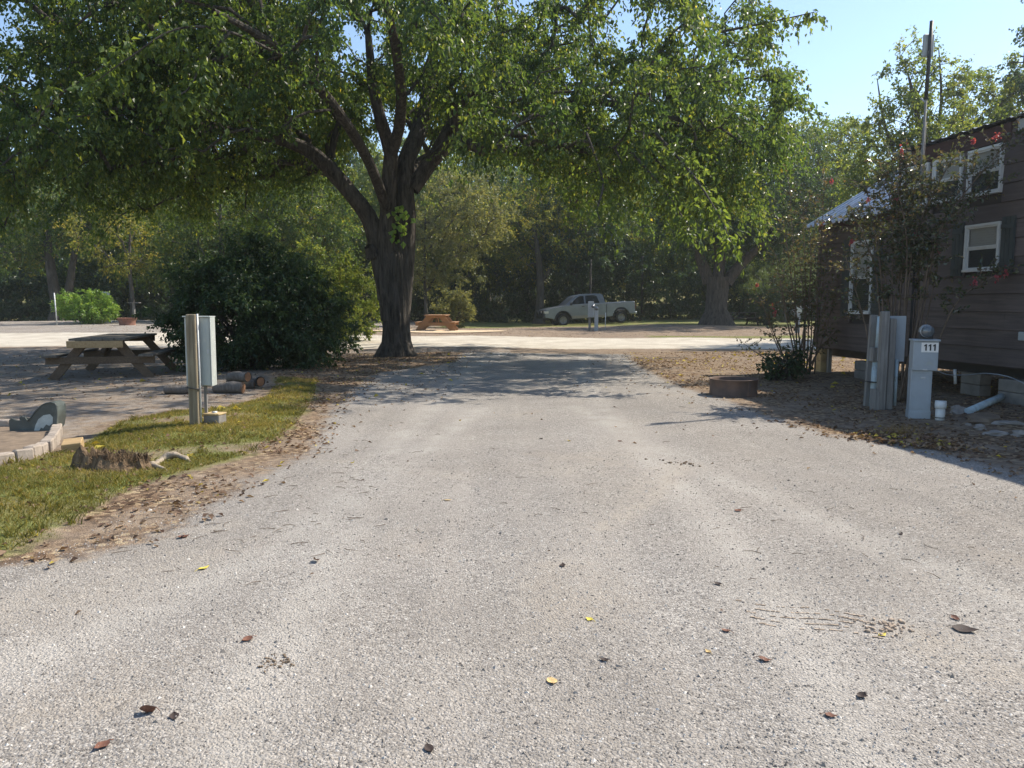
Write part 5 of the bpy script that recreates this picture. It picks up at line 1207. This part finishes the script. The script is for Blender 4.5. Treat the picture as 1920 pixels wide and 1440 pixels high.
m = MB(); m.add([(x, -(yf(z) + .006), z) for x, z in [(-.85, 1.07), (-.42, 1.42), (.2, 1.48), (1.15, 1.46), (1.6, 1.07)]], [(0, 1, 2, 3, 4)]); cb(m, 'side_window', 'car_glass')
for cx in (-1.4, 1.4):
    for s in (-1, 1):
        w = MB(); w.lathe([(.2, -.1), (.30, -.1), (.33, 0), (.30, .1), (.2, .1)], (cx, s * .80, .33), 20, 'y'); wh = cb(w, 'wheel', 'tyre'); w = MB(); w.lathe([(.2, -.06), (0, -.07)], (cx, s * .80, .33), 14, 'y'); cb(w, 'rim', 'alloy', wh)
for s in (-1, 1): cb(MB().box((-2.2, s * .66, .78), (.1, .3, .14)), 'headlight', 'lamp_glass', None, .02)

# ------------------------------------------------------------------ single leaves on the drive
def leafmesh(seed, L_=.055, curl=.5):
    rg = random.Random(seed); n = 7; vs = []; fs = []
    for i in range(n):
        t = i / (n - 1); w = math.sin(math.pi * min(1, t ** .75)) * .34 * L_ * (1 + .12 * rg.uniform(-1, 1)); x = (t - .5) * L_; z = curl * L_ * (.35 * (2 * t - 1) ** 2) + .004
        for k, (a, h) in enumerate(((-1, .28), (-.5, .08), (0, 0), (.5, .08), (1, .28))): vs.append((x + rg.uniform(-.001, .001), a * w, z + h * w * curl * 2.2 + rg.uniform(-.0015, .0015)))
    for i in range(n - 1):
        for k in range(4): a = i * 5 + k; fs.append((a, a + 1, a + 6, a + 5))
    m = MB(); m.add(vs, fs, True); m.tube([(-L_ * .5, 0, .006 + curl * .3 * L_), (-L_ * .85, .003, .004)], .0012, 4, caps=False); return m
def lm(name, c): return simple(name, c, .7, .3, 60, spec=.25)
M['lf_brown'] = lm('leaf_brown', (.16, .075, .05)); M['lf_dark'] = lm('leaf_dark_brown', (.05, .035, .03)); M['lf_yel'] = lm('leaf_yellow', (.62, .50, .09)); M['lf_tan'] = lm('leaf_tan', (.50, .36, .17))
G1 = 'curled brown leaves on the gravel drive'
leaves = [(272, 1343, 'lf_brown', .075, 'folded brown leaf standing on edge at lower left of the drive', .9), (190, 1403, 'lf_brown', .07, 'brown leaf lying nearest the lower left corner', .6), (327, 1347, 'lf_dark', .05, 'small dark leaf right of the folded brown leaf', .7),
          (463, 1204, 'lf_brown', .065, 'reddish brown leaf above the dark stain on the drive', .6), (383, 1073, 'lf_yel', .075, 'pale yellow leaf on the gravel near the grass verge', .35), (1035, 1279, 'lf_tan', .07, 'long tan yellow leaf near the bottom centre of the drive', .4),
          (1105, 1165, 'lf_yel', .045, 'bright yellow leaf in the middle of the drive', .6), (1132, 1240, 'lf_dark', .045, 'small black curled leaf right of the tan leaf', .8), (805, 1405, 'lf_dark', .05, 'dark narrow leaf at the bottom edge of the drive', .8),
          (1360, 1184, 'lf_brown', .05, 'brown leaf at the end of the tyre tread marks', .7), (1434, 1238, 'lf_brown', .06, 'brown curled leaf below the tyre tread marks', .8), (1055, 1070, 'lf_dark', .055, 'dark leaf above the bright yellow leaf', .6),
          (1383, 962, 'lf_brown', .07, 'brown leaf on the right half of the drive near the pale streak', .6), (1345, 1099, 'lf_dark', .05, 'dark leaf above the tread marks', .8), (1558, 1340, 'lf_brown', .05, 'brown leaf at the lower right of the drive', .7),
          (1615, 1303, 'lf_dark', .055, 'dark thin leaf left of the lowest right brown leaf', .8), (1810, 1181, 'lf_dark', .12, 'large torn dark leaf at the right edge of the drive', .5), (1792, 1160, 'lf_brown', .05, 'small brown leaf standing above the large torn leaf', .9),
          (345, 1017, 'lf_brown', .08, 'brown leaf on a dirt patch beside the grass verge', .7), (1655, 1190, 'lf_yel', .045, 'pale green yellow leaf on the dirt clods', .4), (1327, 1222, 'lf_tan', .035, 'tiny tan leaf between the tread marks and the brown leaf', .6),
          (1690, 1000, 'lf_dark', .045, 'small dark leaf far right on the sunlit gravel', .7), (840, 957, 'lf_tan', .06, 'pale twig like leaf in the middle of the drive', .2), (1015, 826, 'lf_dark', .06, 'tiny dark leaf just below the crown shadow', .6), (1162, 827, 'lf_brown', .06, 'tiny brown leaf right of the one below the crown shadow', .6)]
for i, (px, py, mt, L_, lab, curl) in enumerate(leaves):
    x, y = G(px, py); o = leafmesh(i + 3, L_ * .88, curl * .7).build('fallen_leaf', M[mt]); o.location = (x, y, ZF(x, y) - .002 + (.012 if i == 0 else 0)); o.rotation_euler = (random.uniform(-.12, .12) + (.9 if i == 0 else 0), random.uniform(-.12, .12), random.uniform(0, 6.28)); tag(o, lab, 'leaf')
rg = random.Random(41); tw = MB()
for i in range(240):
    px, py = (rg.uniform(150, 700), rg.uniform(770, 1050)) if rg.random() < .6 else (rg.uniform(300, 1900), rg.uniform(690, 1100))
    x, y = G(px, py); z = ZF(x, y) + .006; a_ = rg.uniform(0, 6.28); l_ = rg.uniform(.02, .11); b_ = rg.gauss(0, .25)
    tw.tube([(x, y, z), (x + math.cos(a_) * l_ * .5, y + math.sin(a_) * l_ * .5, z + .004), (x + math.cos(a_ + b_) * l_, y + math.sin(a_ + b_) * l_, z)], [.0022, .0018, .001], 4, caps=False)
tag(tw.build('twigs', M['stem']), 'small dry twigs scattered over the drive and its left verge', 'twigs', kind='stuff')
# dirt clods and stain
def clods(name, label, px, py, sx, sy, n, s, mat, seed):
    rg = random.Random(seed); mb = MB(); cx, cy = G(px, py)
    for i in range(n):
        x = cx + rg.gauss(0, sx); y = cy + rg.gauss(0, sy); r = s * rg.uniform(.4, 1.4); z = ZF(x, y)
        mb.box((x, y, z + r * .3), (r * rg.uniform(1, 2), r * rg.uniform(.8, 1.4), r), Matrix.Rotation(rg.uniform(0, 3), 3, 'Z'), r * .25)
    mb.jitter(.006, 40); tag(mb.build(name, M[mat]), label, 'dirt', kind='stuff')
M['clod'] = simple('dirt_clod', (.36, .28, .21), .95, .25, 30, bumps=.8, bscale=120)
clods('dirt_clods', 'loose tan clods of dirt beside the tread marks on the drive', 1665, 1175, .06, .045, 60, .009, 'clod', 3)
clods('dirt_crumbs', 'dark crumbs at the end of the pale streak on the drive', 1268, 868, .12, .10, 26, .012, 'soil', 4)
clods('dark_stain', 'dark crumbly stain on the gravel right of the reddish brown leaf', 512, 1246, .035, .03, 60, .006, 'soil', 5)
mb = MB(); rg = random.Random(12)
for row in range(5):
    for i in range(26):
        u = i / 25; px = 1385 + 230 * u + row * 9; py = 1128 + row * 10 + 26 * u + 3 * math.sin(u * 7)
        if rg.random() < .45: continue
        x, y = G(px, py); mb.box((x, y, ZF(x, y) + .0015), (.022 * rg.uniform(.6, 1.3), .007, .004), Matrix.Rotation(R(-6) + rg.gauss(0, .1), 3, 'Z'))
mb.jitter(.003, 60); tag(mb.build('tyre_tread_marks', M['clod']), 'rows of dark tyre tread marks pressed in the gravel', 'tyre marks', kind='stuff')
# orange dry grass tuft at the shadow edge
x, y = G(1690, 812); rng = np.random.default_rng(9); N = 170
b = np.stack([x + rng.normal(0, .10, N), y + rng.normal(0, .07, N), np.full(N, ZF(x, y))], 1); tip = b + np.stack([rng.normal(0, .07, N), rng.normal(0, .07, N), rng.uniform(.03, .15, N)], 1); s = np.stack([np.full(N, .0025), 0 * tip[:, 0], 0 * tip[:, 0]], 1)
v = np.stack([b - s, b + s, tip], 1).reshape(-1, 3); tag(np_mesh('dry_grass_tuft', v, np.arange(N * 3).reshape(N, 3), M['straw'], attrs={'rnd': ('FACE', rng.random(N))}), 'orange dry grass tuft at the shadow edge below the numbered pedestal', 'grass tuft')
